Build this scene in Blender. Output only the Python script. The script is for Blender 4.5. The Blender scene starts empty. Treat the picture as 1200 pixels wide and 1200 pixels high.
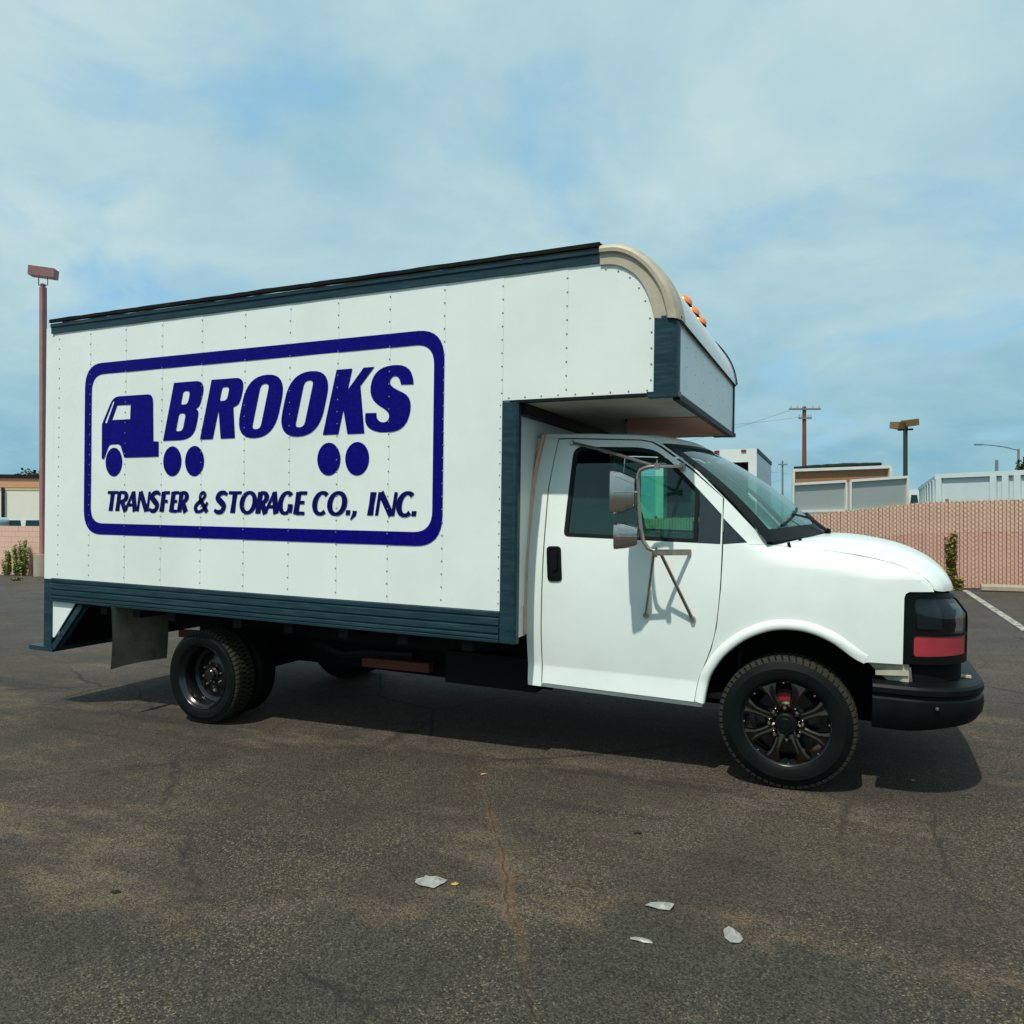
import bpy, bmesh, math, random
from mathutils import Vector, Matrix, noise as mnoise
from mathutils.geometry import delaunay_2d_cdt, tessellate_polygon
random.seed(7)
S = bpy.context.scene
COL = S.collection
R = math.radians
PI = math.pi

# ------------------------------------------------------------------ camera
THETA = R(24.1)
cam = bpy.data.cameras.new('camera')
cam.sensor_width = 36.0
cam.lens = 36.0 * 869.0 / 1200.0
cam.shift_y = -(600.0 - 604.0) / 1200.0
cam.clip_start = 0.05
cam.clip_end = 3000
CAM = bpy.data.objects.new('camera', cam)
COL.objects.link(CAM)
CAM.location = (0.2888, -4.5244, 1.512)
CAM.rotation_euler = (R(90), 0, THETA)
S.camera = CAM

# ------------------------------------------------------------------ sky and sun
SUN_EL, SUN_AZ = R(60.5), R(186)          # azimuth clockwise from +Y
SKY = 0.15
W = bpy.data.worlds.new('World')
S.world = W
W.use_nodes = True
nt = W.node_tree
nt.nodes.clear()


def N(tree, typ, **kw):
    n = tree.nodes.new(typ)
    for k, v in kw.items():
        if k.startswith('i_'):
            n.inputs[k[2:].replace('_', ' ')].default_value = v
        else:
            setattr(n, k, v)
    return n


def build_world():
    L = nt.links.new
    out = N(nt, 'ShaderNodeOutputWorld')
    bg = N(nt, 'ShaderNodeBackground', i_Strength=SKY)
    L(bg.outputs[0], out.inputs[0])
    sky = N(nt, 'ShaderNodeTexSky', sky_type='NISHITA', sun_disc=False,
            sun_elevation=SUN_EL, sun_rotation=SUN_AZ, air_density=1.0, dust_density=1.5)
    tc = N(nt, 'ShaderNodeTexCoord')
    sep = N(nt, 'ShaderNodeSeparateXYZ')
    L(tc.outputs['Generated'], sep.inputs[0])
    zz = N(nt, 'ShaderNodeMath', operation='MAXIMUM')
    L(sep.outputs[2], zz.inputs[0]); zz.inputs[1].default_value = 0.0
    za = N(nt, 'ShaderNodeMath', operation='ADD'); L(zz.outputs[0], za.inputs[0]); za.inputs[1].default_value = 0.28
    dx = N(nt, 'ShaderNodeMath', operation='DIVIDE'); L(sep.outputs[0], dx.inputs[0]); L(za.outputs[0], dx.inputs[1])
    dy = N(nt, 'ShaderNodeMath', operation='DIVIDE'); L(sep.outputs[1], dy.inputs[0]); L(za.outputs[0], dy.inputs[1])
    cv = N(nt, 'ShaderNodeCombineXYZ'); L(dx.outputs[0], cv.inputs[0]); L(dy.outputs[0], cv.inputs[1])
    # cloud sheet: tone variation
    n1 = N(nt, 'ShaderNodeTexNoise', i_Scale=1.5, i_Detail=12.0, i_Roughness=0.57, i_Distortion=0.25)
    L(cv.outputs[0], n1.inputs['Vector'])
    r1 = N(nt, 'ShaderNodeValToRGB')
    cr = r1.color_ramp
    cr.elements[0].position = 0.33; cr.elements[0].color = (0.31, 0.54, 0.65, 1)
    cr.elements[1].position = 0.62; cr.elements[1].color = (0.58, 0.74, 0.75, 1)
    L(n1.outputs['Fac'], r1.inputs[0])
    # darker heavier cloud towards the horizon
    hz = N(nt, 'ShaderNodeMapRange', i_From_Min=0.0, i_From_Max=0.33, i_To_Min=0.74, i_To_Max=1.0)
    L(zz.outputs[0], hz.inputs[0])
    hm = N(nt, 'ShaderNodeMix', data_type='RGBA', blend_type='MULTIPLY')
    hm.inputs[0].default_value = 1.0
    L(r1.outputs[0], hm.inputs[6])
    hc = N(nt, 'ShaderNodeCombineXYZ')
    hb = N(nt, 'ShaderNodeMath', operation='POWER'); L(hz.outputs[0], hb.inputs[0]); hb.inputs[1].default_value = 0.62
    hr = N(nt, 'ShaderNodeMath', operation='POWER'); L(hz.outputs[0], hr.inputs[0]); hr.inputs[1].default_value = 2.0
    L(hr.outputs[0], hc.inputs[0]); L(hz.outputs[0], hc.inputs[1]); L(hb.outputs[0], hc.inputs[2])
    L(hc.outputs[0], hm.inputs[7])
    sc = N(nt, 'ShaderNodeVectorMath', operation='SCALE'); sc.inputs['Scale'].default_value = 1.0 / SKY
    L(hm.outputs[2], sc.inputs[0])
    # blue holes where the clear sky shows through
    n2 = N(nt, 'ShaderNodeTexNoise', i_Scale=2.4, i_Detail=8.0, i_Roughness=0.52, i_Distortion=0.4)
    of = N(nt, 'ShaderNodeVectorMath', operation='ADD'); of.inputs[1].default_value = (3.7, 1.9, 0.4)
    L(cv.outputs[0], of.inputs[0]); L(of.outputs[0], n2.inputs['Vector'])
    r2 = N(nt, 'ShaderNodeValToRGB')
    r2.color_ramp.elements[0].position = 0.54; r2.color_ramp.elements[0].color = (0.94, 0.94, 0.94, 1)
    r2.color_ramp.elements[1].position = 0.72; r2.color_ramp.elements[1].color = (0.10, 0.10, 0.10, 1)
    L(n2.outputs['Fac'], r2.inputs[0])
    # the clear sky is seen through a thin pale veil
    vl = N(nt, 'ShaderNodeMix', data_type='RGBA'); vl.inputs[0].default_value = 0.75
    L(sky.outputs[0], vl.inputs[6]); vl.inputs[7].default_value = (0.27 / SKY, 0.58 / SKY, 0.82 / SKY, 1)
    mx = N(nt, 'ShaderNodeMix', data_type='RGBA')
    L(r2.outputs[0], mx.inputs[0]); L(vl.outputs[2], mx.inputs[6]); L(sc.outputs[0], mx.inputs[7])
    L(mx.outputs[2], bg.inputs[0])


build_world()
sl = bpy.data.lights.new('sun', 'SUN')
sl.energy = 3.9
sl.angle = R(1.0)
sl.color = (1.0, 0.955, 0.85)
SUN = bpy.data.objects.new('sun', sl)
COL.objects.link(SUN)
to_sun = Vector((math.sin(SUN_AZ) * math.cos(SUN_EL), math.cos(SUN_AZ) * math.cos(SUN_EL), math.sin(SUN_EL)))
SUN.rotation_euler = to_sun.to_track_quat('Z', 'Y').to_euler()
SUN.location = (0, -10, 30)
S.view_settings.view_transform = 'Standard'
S.view_settings.look = 'None'
S.view_settings.exposure = 0.0
S.view_settings.gamma = 1.0
S.view_settings.use_curve_mapping = False
S.render.engine = 'CYCLES'


# ------------------------------------------------------------------ materials
def new_mat(name):
    m = bpy.data.materials.new(name)
    m.use_nodes = True
    t = m.node_tree
    b = t.nodes['Principled BSDF']
    return m, t, b


def M(name, col, rough=0.5, metal=0.0, var=0.0, scale=4.0, dirt=None, dirt_amt=0.0, dirt_scale=2.0,
      bump=0.0, bump_scale=60.0, coat=0.0, stretch=None, rvar=0.0, lo=0.45, hi=0.75, spec=None):
    """principled with grain, blotchy variation and worn patches in object space"""
    m, t, b = new_mat(name)
    L = t.links.new
    b.inputs['Roughness'].default_value = rough
    b.inputs['Metallic'].default_value = metal
    b.inputs['Specular IOR Level'].default_value = spec if spec is not None else (0.14 if max(col) < 0.12 else 0.5)
    b.inputs['Coat Weight'].default_value = coat
    b.inputs['Coat Roughness'].default_value = 0.08
    tc = N(t, 'ShaderNodeTexCoord')
    src = tc.outputs['Object']
    if stretch:
        mp = N(t, 'ShaderNodeMapping'); mp.inputs['Scale'].default_value = stretch
        L(src, mp.inputs[0]); src = mp.outputs[0]
    rgb = N(t, 'ShaderNodeRGB'); rgb.outputs[0].default_value = (*col, 1)
    cur = rgb.outputs[0]
    if var > 0:
        n = N(t, 'ShaderNodeTexNoise', i_Scale=scale, i_Detail=6.0, i_Roughness=0.6)
        L(src, n.inputs['Vector'])
        mr = N(t, 'ShaderNodeMapRange', i_From_Min=0.25, i_From_Max=0.75, i_To_Min=1 - var, i_To_Max=1 + var)
        L(n.outputs['Fac'], mr.inputs[0])
        sc = N(t, 'ShaderNodeVectorMath', operation='SCALE')
        L(cur, sc.inputs[0]); L(mr.outputs[0], sc.inputs['Scale'])
        cur = sc.outputs[0]
        if rvar:
            rr = N(t, 'ShaderNodeMapRange', i_From_Min=0.3, i_From_Max=0.7, i_To_Min=rough - rvar, i_To_Max=rough + rvar)
            L(n.outputs['Fac'], rr.inputs[0]); L(rr.outputs[0], b.inputs['Roughness'])
    if dirt:
        n = N(t, 'ShaderNodeTexNoise', i_Scale=dirt_scale, i_Detail=8.0, i_Roughness=0.65)
        L(src, n.inputs['Vector'])
        mr = N(t, 'ShaderNodeMapRange', i_From_Min=lo, i_From_Max=hi, i_To_Min=0, i_To_Max=dirt_amt)
        L(n.outputs['Fac'], mr.inputs[0])
        mx = N(t, 'ShaderNodeMix', data_type='RGBA')
        L(mr.outputs[0], mx.inputs[0]); L(cur, mx.inputs[6]); mx.inputs[7].default_value = (*dirt, 1)
        cur = mx.outputs[2]
    L(cur, b.inputs['Base Color'])
    if bump > 0:
        n = N(t, 'ShaderNodeTexNoise', i_Scale=bump_scale, i_Detail=4.0)
        L(src, n.inputs['Vector'])
        bp = N(t, 'ShaderNodeBump', i_Strength=bump, i_Distance=0.01)
        L(n.outputs['Fac'], bp.inputs['Height']); L(bp.outputs[0], b.inputs['Normal'])
    return m


def glass_mat(name, tint, rough=0.0, spec=1.0, sheen=None, sheen_amt=0.0):
    m, t, b = new_mat(name)
    t.nodes.remove(b)
    L = t.links.new
    out = t.nodes['Material Output']
    tr = N(t, 'ShaderNodeBsdfTransparent'); tr.inputs[0].default_value = (*tint, 1)
    gl = N(t, 'ShaderNodeBsdfGlossy', i_Roughness=rough)
    gl.inputs[0].default_value = (spec, spec, spec, 1)
    fr = N(t, 'ShaderNodeFresnel', i_IOR=1.52)
    ge = N(t, 'ShaderNodeNewGeometry')
    # same reflection from either side of the pane
    io = N(t, 'ShaderNodeMapRange', i_From_Min=0, i_From_Max=1, i_To_Min=1.52, i_To_Max=0.6579)
    L(ge.outputs['Backfacing'], io.inputs[0])
    L(io.outputs[0], fr.inputs['IOR'])
    mx = N(t, 'ShaderNodeMixShader')
    base = tr.outputs[0]
    if sheen:
        # thin film of teal diffuse colour, painted in for the reflection
        df = N(t, 'ShaderNodeBsdfDiffuse'); df.inputs[0].default_value = (*sheen, 1)
        m2 = N(t, 'ShaderNodeMixShader'); m2.inputs[0].default_value = sheen_amt
        L(tr.outputs[0], m2.inputs[1]); L(df.outputs[0], m2.inputs[2])
        base = m2.outputs[0]
    L(fr.outputs[0], mx.inputs[0]); L(base, mx.inputs[1]); L(gl.outputs[0], mx.inputs[2])
    L(mx.outputs[0], out.inputs[0])
    return m


paint = M('white_paint', (0.735, 0.795, 0.750), 0.30, 0, 0.02, 3, (0.50, 0.50, 0.43), 0.20, 2.2, coat=0.3, bump=0.02, bump_scale=3)
panelw = M('white_panel', (0.74, 0.80, 0.755), 0.45, 0, 0.03, 2.0, (0.50, 0.51, 0.44), 0.26, 1.1, bump=0.07, bump_scale=4)
frontw = M('front_panel_white', (0.70, 0.755, 0.745), 0.40, 0, 0.03, 2.5, (0.42, 0.45, 0.42), 0.28, 2.2, bump=0.03, bump_scale=7)
rail = M('slate_rail', (0.011, 0.034, 0.047), 0.38, 0.0, 0.28, 5, (0.06, 0.10, 0.115), 0.45, 8, stretch=(0.5, 6, 6), bump=0.06, spec=0.18)
raildk = M('dark_trim', (0.008, 0.012, 0.013), 0.5, 0, 0.2, 8, spec=0.12)
moss = M('roof_edge_weathered', (0.006, 0.008, 0.007), 0.85, 0, 0.4, 6, (0.04, 0.06, 0.02), 0.5, 5, lo=0.55, spec=0.1)
alu = M('tarnished_aluminium', (0.43, 0.385, 0.29), 0.55, 0.12, 0.12, 6, (0.20, 0.125, 0.065), 0.50, 5, bump=0.10, bump_scale=25, lo=0.5)
under = M('overhang_board', (0.60, 0.57, 0.49), 0.7, 0, 0.10, 5, (0.36, 0.26, 0.18), 0.35, 3)
brownb = M('red_brown', (0.50, 0.24, 0.155), 0.6, 0, 0.18, 6)
rivetm = M('rivet_grey', (0.22, 0.26, 0.25), 0.5, 0.2)
navy = M('navy_print', (0.0025, 0.0008, 0.150), 0.5, 0, 0.12, 14, (0.025, 0.022, 0.25), 0.30, 40, lo=0.5, spec=0.08)
navyd = M('dark_navy_print', (0.003, 0.003, 0.085), 0.5, 0, 0.1, 14, spec=0.08)
black = M('black_plastic', (0.0035, 0.0045, 0.005), 0.45, 0, 0.2, 10, (0.013, 0.015, 0.015), 0.30, 6, bump=0.03, spec=0.12)
blackm = M('matt_black', (0.0045, 0.0045, 0.0045), 0.8)
seal = M('rubber_seal', (0.008, 0.009, 0.009), 0.5)
patch = M('sail_patch', (0.020, 0.030, 0.035), 0.35, 0, 0.1, 6, spec=0.3)
chrome = M('chrome', (0.60, 0.53, 0.48), 0.14, 1.0, 0.10, 8, (0.34, 0.26, 0.21), 0.45, 9)
dull = M('dull_steel', (0.36, 0.31, 0.26), 0.30, 0.85, 0.2, 20, (0.17, 0.09, 0.05), 0.35, 14)
rubber = M('tyre_rubber', (0.0035, 0.0055, 0.0055), 0.6, 0, 0.15, 12, (0.016, 0.017, 0.015), 0.30, 7, spec=0.10)
tread = M('tread_dusty', (0.030, 0.029, 0.022), 0.85, 0, 0.3, 30)
rimblk = M('black_chrome', (0.075, 0.062, 0.050), 0.14, 1.0, 0.2, 8)
rimdk = M('rim_dark', (0.007, 0.008, 0.009), 0.22, 0.0, 0.2, 10, spec=0.5)
lug = M('lug_chrome', (0.66, 0.60, 0.57), 0.15, 1.0)
redm = M('red_paint', (0.22, 0.012, 0.012), 0.5, 0, 0.3, 20)
rust = M('rusty_brown', (0.12, 0.024, 0.012), 0.7, 0, 0.3, 12)
gasket = M('peach_gasket', (0.72, 0.42, 0.28), 0.6, 0, 0.12, 8)
glassm = glass_mat('green_glass', (0.34, 0.80, 0.62), sheen=(0.05, 0.16, 0.14), sheen_amt=0.16)
glassw = glass_mat('windscreen_glass', (0.40, 0.78, 0.66), sheen=(0.10, 0.27, 0.24), sheen_amt=0.22)
smoke = glass_mat('smoked_lens', (0.55, 0.56, 0.57), 0.02)
mirglass = M('mirror_glass', (0.75, 0.78, 0.78), 0.02, 1.0)
turnm = M('red_lens', (0.34, 0.032, 0.045), 0.22, 0, 0.12, 12, coat=0.5)
amber = M('amber_lens', (0.85, 0.20, 0.02), 0.25, 0, 0.1, 12, coat=0.5)
seatm = M('seat_cloth', (0.035, 0.042, 0.042), 0.85, 0, 0.15, 10)
dash = M('dash_plastic', (0.03, 0.035, 0.036), 0.6)
flapm = M('flap_rubber', (0.15, 0.145, 0.105), 0.75, 0, 0.35, 6, (0.30, 0.28, 0.21), 0.6, 8)
bracket = M('bare_bracket', (0.45, 0.42, 0.31), 0.55, 0, 0.2, 10, (0.2, 0.12, 0.05), 0.5, 14)
chassis = M('chassis_black', (0.009, 0.009, 0.009), 0.7)
shaft = M('grey_pipe', (0.022, 0.024, 0.024), 0.5, 0.3, 0.2, 10)


# ------------------------------------------------------------------ mesh helpers
def mk(name, verts, faces, mat, parent=None, angle=None, flat=False):
    me = bpy.data.meshes.new(name)
    me.from_pydata([tuple(v) for v in verts], [], faces)
    me.update()
    if not flat:
        me.polygons.foreach_set('use_smooth', [True] * len(me.polygons))
        me.set_sharp_from_angle(angle=R(angle if angle else 35))
    me.materials.append(mat)
    o = bpy.data.objects.new(name, me)
    COL.objects.link(o)
    if parent is not None:
        o.parent = parent
    return o


class MB:
    def __init__(s):
        s.v, s.f = [], []

    def add(s, v, f):
        k = len(s.v)
        s.v += [tuple(p) for p in v]
        s.f += [tuple(i + k for i in q) for q in f]
        return s

    def box(s, x0, x1, y0, y1, z0, z1):
        v = [(x, y, z) for x in (x0, x1) for y in (y0, y1) for z in (z0, z1)]
        return s.add(v, [(0, 1, 3, 2), (4, 6, 7, 5), (0, 4, 5, 1), (2, 3, 7, 6), (0, 2, 6, 4), (1, 5, 7, 3)])

    def bar(s, a, b, w, h, upv=(0, 0, 1)):
        a, b = Vector(a), Vector(b)
        d = (b - a).normalized()
        sx = d.cross(Vector(upv)).normalized() * (w / 2)
        uz = sx.cross(d).normalized() * (h / 2)
        v = [p + i * sx + j * uz for p in (a, b) for i in (-1, 1) for j in (-1, 1)]
        return s.add(v, [(0, 1, 3, 2), (4, 6, 7, 5), (0, 4, 5, 1), (2, 3, 7, 6), (0, 2, 6, 4), (1, 5, 7, 3)])

    def tube(s, pts, r, n=8, caps=True):
        pts = [Vector(p) for p in pts]
        rs = r if isinstance(r, (list, tuple)) else [r] * len(pts)
        d0 = (pts[1] - pts[0]).normalized()
        ref = Vector((0, 0, 1)) if abs(d0.z) < 0.9 else Vector((1, 0, 0))
        nx = d0.cross(ref).normalized()
        v, f = [], []
        for i, p in enumerate(pts):
            d = (pts[min(i + 1, len(pts) - 1)] - pts[max(i - 1, 0)]).normalized()
            nx = (nx - d * nx.dot(d)).normalized()
            ny = d.cross(nx)
            for k in range(n):
                a = 2 * PI * k / n
                v.append(p + (nx * math.cos(a) + ny * math.sin(a)) * rs[i])
        for i in range(len(pts) - 1):
            for k in range(n):
                a, b = i * n + k, i * n + (k + 1) % n
                f.append((a, b, b + n, a + n))
        if caps:
            f.append(tuple(range(n - 1, -1, -1)))
            f.append(tuple(range((len(pts) - 1) * n, len(pts) * n)))
        return s.add(v, f)

    def prism(s, poly, fn, t):
        """polygon (a,b) mapped by fn(a,b,depth), depth 0 and t"""
        n = len(poly)
        v = [fn(a, b, 0) for a, b in poly] + [fn(a, b, t) for a, b in poly]
        f = [tuple(range(n - 1, -1, -1)), tuple(range(n, 2 * n))]
        f += [(i, (i + 1) % n, (i + 1) % n + n, i + n) for i in range(n)]
        return s.add(v, f)

    def lathe(s, prof, n, cx, cz, y0=0.0, closed=False):
        """profile of (r, y) round an axis along Y through (cx, cz)"""
        v, f = [], []
        m = len(prof)
        for k in range(n):
            a = 2 * PI * k / n
            for r, y in prof:
                v.append((cx + r * math.cos(a), y0 + y, cz + r * math.sin(a)))
        for k in range(n):
            k2 = (k + 1) % n
            for i in range(m - 1):
                f.append((k * m + i, k * m + i + 1, k2 * m + i + 1, k2 * m + i))
        return s.add(v, f)

    def grid(s, fn, nu, nv):
        v = [fn(i / nu, j / nv) for i in range(nu + 1) for j in range(nv + 1)]
        f = [(i * (nv + 1) + j, (i + 1) * (nv + 1) + j, (i + 1) * (nv + 1) + j + 1, i * (nv + 1) + j + 1)
             for i in range(nu) for j in range(nv)]
        return s.add(v, f)

    def mirror(s, yc):
        m = MB()
        m.v = [(x, 2 * yc - y, z) for x, y, z in s.v]
        m.f = [tuple(reversed(q)) for q in s.f]
        return m

    def build(s, name, mat, parent=None, angle=None, flat=False):
        return mk(name, s.v, s.f, mat, parent, angle, flat)


def empty(name, loc=(0, 0, 0), rot=(0, 0, 0)):
    o = bpy.data.objects.new(name, None)
    o.empty_display_size = 0.3
    COL.objects.link(o)
    o.location = loc
    o.rotation_euler = rot
    return o


def tag(o, label=None, cat=None, group=None, kind=None):
    if label: o['label'] = label
    if cat: o['category'] = cat
    if group: o['group'] = group
    if kind: o['kind'] = kind
    return o


def copy_tree(o, parent=None):
    c = o.copy()
    COL.objects.link(c)
    if parent is not None:
        c.parent = parent
    for ch in list(o.children):
        copy_tree(ch, c)
    return c


def lerp_tab(tab, x):
    if x <= tab[0][0]: return tab[0][1]
    for (a, b), (c, d) in zip(tab, tab[1:]):
        if x <= c:
            t = (x - a) / (c - a)
            return b + (d - b) * t
    return tab[-1][1]


def sstep(a, b, x):
    t = min(1, max(0, (x - a) / (b - a)))
    return t * t * (3 - 2 * t)


def catmull(pts, n=6, closed=False):
    P = [tuple(p) for p in pts]
    out = []
    m = len(P)
    rng = range(m) if closed else range(m - 1)
    for i in rng:
        p0 = P[(i - 1) % m] if closed or i > 0 else P[0]
        p1, p2 = P[i], P[(i + 1) % m]
        p3 = P[(i + 2) % m] if closed or i + 2 < m else P[-1]
        for k in range(n):
            t = k / n
            out.append(tuple(0.5 * (2 * b + (c - a) * t + (2 * a - 5 * b + 4 * c - d) * t * t + (3 * b - a - 3 * c + d) * t ** 3)
                             for a, b, c, d in zip(p0, p1, p2, p3)))
    if not closed: out.append(P[-1])
    return out


def rounded(pts, n=5):
    """polygon of (x, z[, r]) with filleted corners"""
    out = []
    m = len(pts)
    for i in range(m):
        p = pts[i]
        r = p[2] if len(p) > 2 else 0
        P = Vector(p[:2])
        if r <= 0:
            out.append(tuple(P)); continue
        a = (Vector(pts[i - 1][:2]) - P); b = (Vector(pts[(i + 1) % m][:2]) - P)
        ra = min(r, a.length * 0.49); rb = min(r, b.length * 0.49)
        A, B = P + a.normalized() * ra, P + b.normalized() * rb
        for k in range(n + 1):
            t = k / n
            out.append(tuple(A * (1 - t) ** 2 + P * 2 * t * (1 - t) + B * t * t))
    return out


def inset(poly, d):
    """offset a polygon inwards (works for either winding)"""
    n = len(poly)
    area = sum(poly[i - 1][0] * poly[i][1] - poly[i][0] * poly[i - 1][1] for i in range(n))
    sg = 1 if area > 0 else -1
    out = []
    for i in range(n):
        p0, p1, p2 = Vector(poly[i - 1]), Vector(poly[i]), Vector(poly[(i + 1) % n])
        e1, e2 = (p1 - p0).normalized(), (p2 - p1).normalized()
        n1, n2 = Vector((-e1.y, e1.x)) * sg, Vector((-e2.y, e2.x)) * sg
        m = (n1 + n2)
        if m.length < 1e-6: m = n1
        m.normalize()
        k = d / max(0.35, m.dot(n1))
        out.append(tuple(p1 + m * k))
    return out


def inside(poly, x, y):
    c = False
    j = len(poly) - 1
    for i in range(len(poly)):
        xi, yi = poly[i]; xj, yj = poly[j]
        if (yi > y) != (yj > y) and x < (xj - xi) * (y - yi) / (yj - yi) + xi:
            c = not c
        j = i
    return c


def densify(poly, h):
    out = []
    for i in range(len(poly)):
        a, b = Vector(poly[i]), Vector(poly[(i + 1) % len(poly)])
        k = max(1, int((b - a).length / h))
        for q in range(k):
            out.append(tuple(a + (b - a) * q / k))
    return out


def sheet(outline, holes, fn, h=0.05, flange=0.014, rows=(), fdir=(0, 1, 0)):
    """triangulated sheet over a polygon, mapped on a surface by fn(a, b) -> xyz, with a folded-back edge"""
    loops = [densify(outline, h)] + [densify(q, h) for q in holes]
    vs, es = [], []
    for lp in loops:
        k = len(vs)
        vs += [Vector(p) for p in lp]
        es += [(k + i, k + (i + 1) % len(lp)) for i in range(len(lp))]
    xs = [p[0] for p in outline]; zs_ = [p[1] for p in outline]
    zrows = []
    z = min(zs_) + h / 2
    while z < max(zs_):
        zrows.append(z); z += h
    zrows += list(rows)
    bnd = list(vs)
    for z in zrows:
        x = min(xs) + h / 2
        while x < max(xs):
            if inside(loops[0], x, z) and not any(inside(q, x, z) for q in loops[1:]):
                if min((p - Vector((x, z))).length_squared for p in bnd) > (0.33 * h) ** 2:
                    vs.append(Vector((x, z)))
            x += h
    ov, oe, of, *_ = delaunay_2d_cdt(vs, es, [], 0, 1e-6)
    mb = MB()
    mb.v = [fn(p.x, p.y) for p in ov]
    keep = []
    for q in of:
        cx = sum(ov[i].x for i in q) / len(q); cz = sum(ov[i].y for i in q) / len(q)
        if inside(loops[0], cx, cz) and not any(inside(p, cx, cz) for p in loops[1:]):
            keep.append(tuple(q))
    cnt = {}
    for q in keep:
        for i in range(len(q)):
            cnt[(q[i], q[(i + 1) % len(q)])] = 1
    mb.f = keep[:]
    nb = {}
    fd = Vector(fdir) * flange
    for a, b in list(cnt):
        if (b, a) not in cnt:
            for i in (a, b):
                if i not in nb:
                    nb[i] = len(mb.v)
                    mb.v.append(tuple(Vector(mb.v[i]) + fd))
            mb.f.append((b, a, nb[a], nb[b]))
    return mb


# ------------------------------------------------------------------ ground shape: the lot falls gently to the left
GS = 0.0228
_gx, _gz = [], []
x, z = 60.0, 0.0
while x > -80:
    _gx.append(x); _gz.append(z)
    sl_ = GS * sstep(-50, -40, x) * (1 - sstep(3.0, 6.0, x))
    z -= sl_ * 0.25
    x -= 0.25
_i0 = min(range(len(_gx)), key=lambda i: abs(_gx[i]))
_off = _gz[_i0] + 0.068
_gt = sorted((a, b - _off) for a, b in zip(_gx, _gz))


def g(x):
    return lerp_tab([_gt[0], _gt[-1]], x) if x <= -80 or x >= 60 else _gt[min(len(_gt) - 1, max(0, int((x - _gt[0][0]) / 0.25)))][1] + \
        (_gt[min(len(_gt) - 1, int((x - _gt[0][0]) / 0.25) + 1)][1] - _gt[min(len(_gt) - 1, int((x - _gt[0][0]) / 0.25))][1]) * (((x - _gt[0][0]) / 0.25) % 1)


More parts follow.
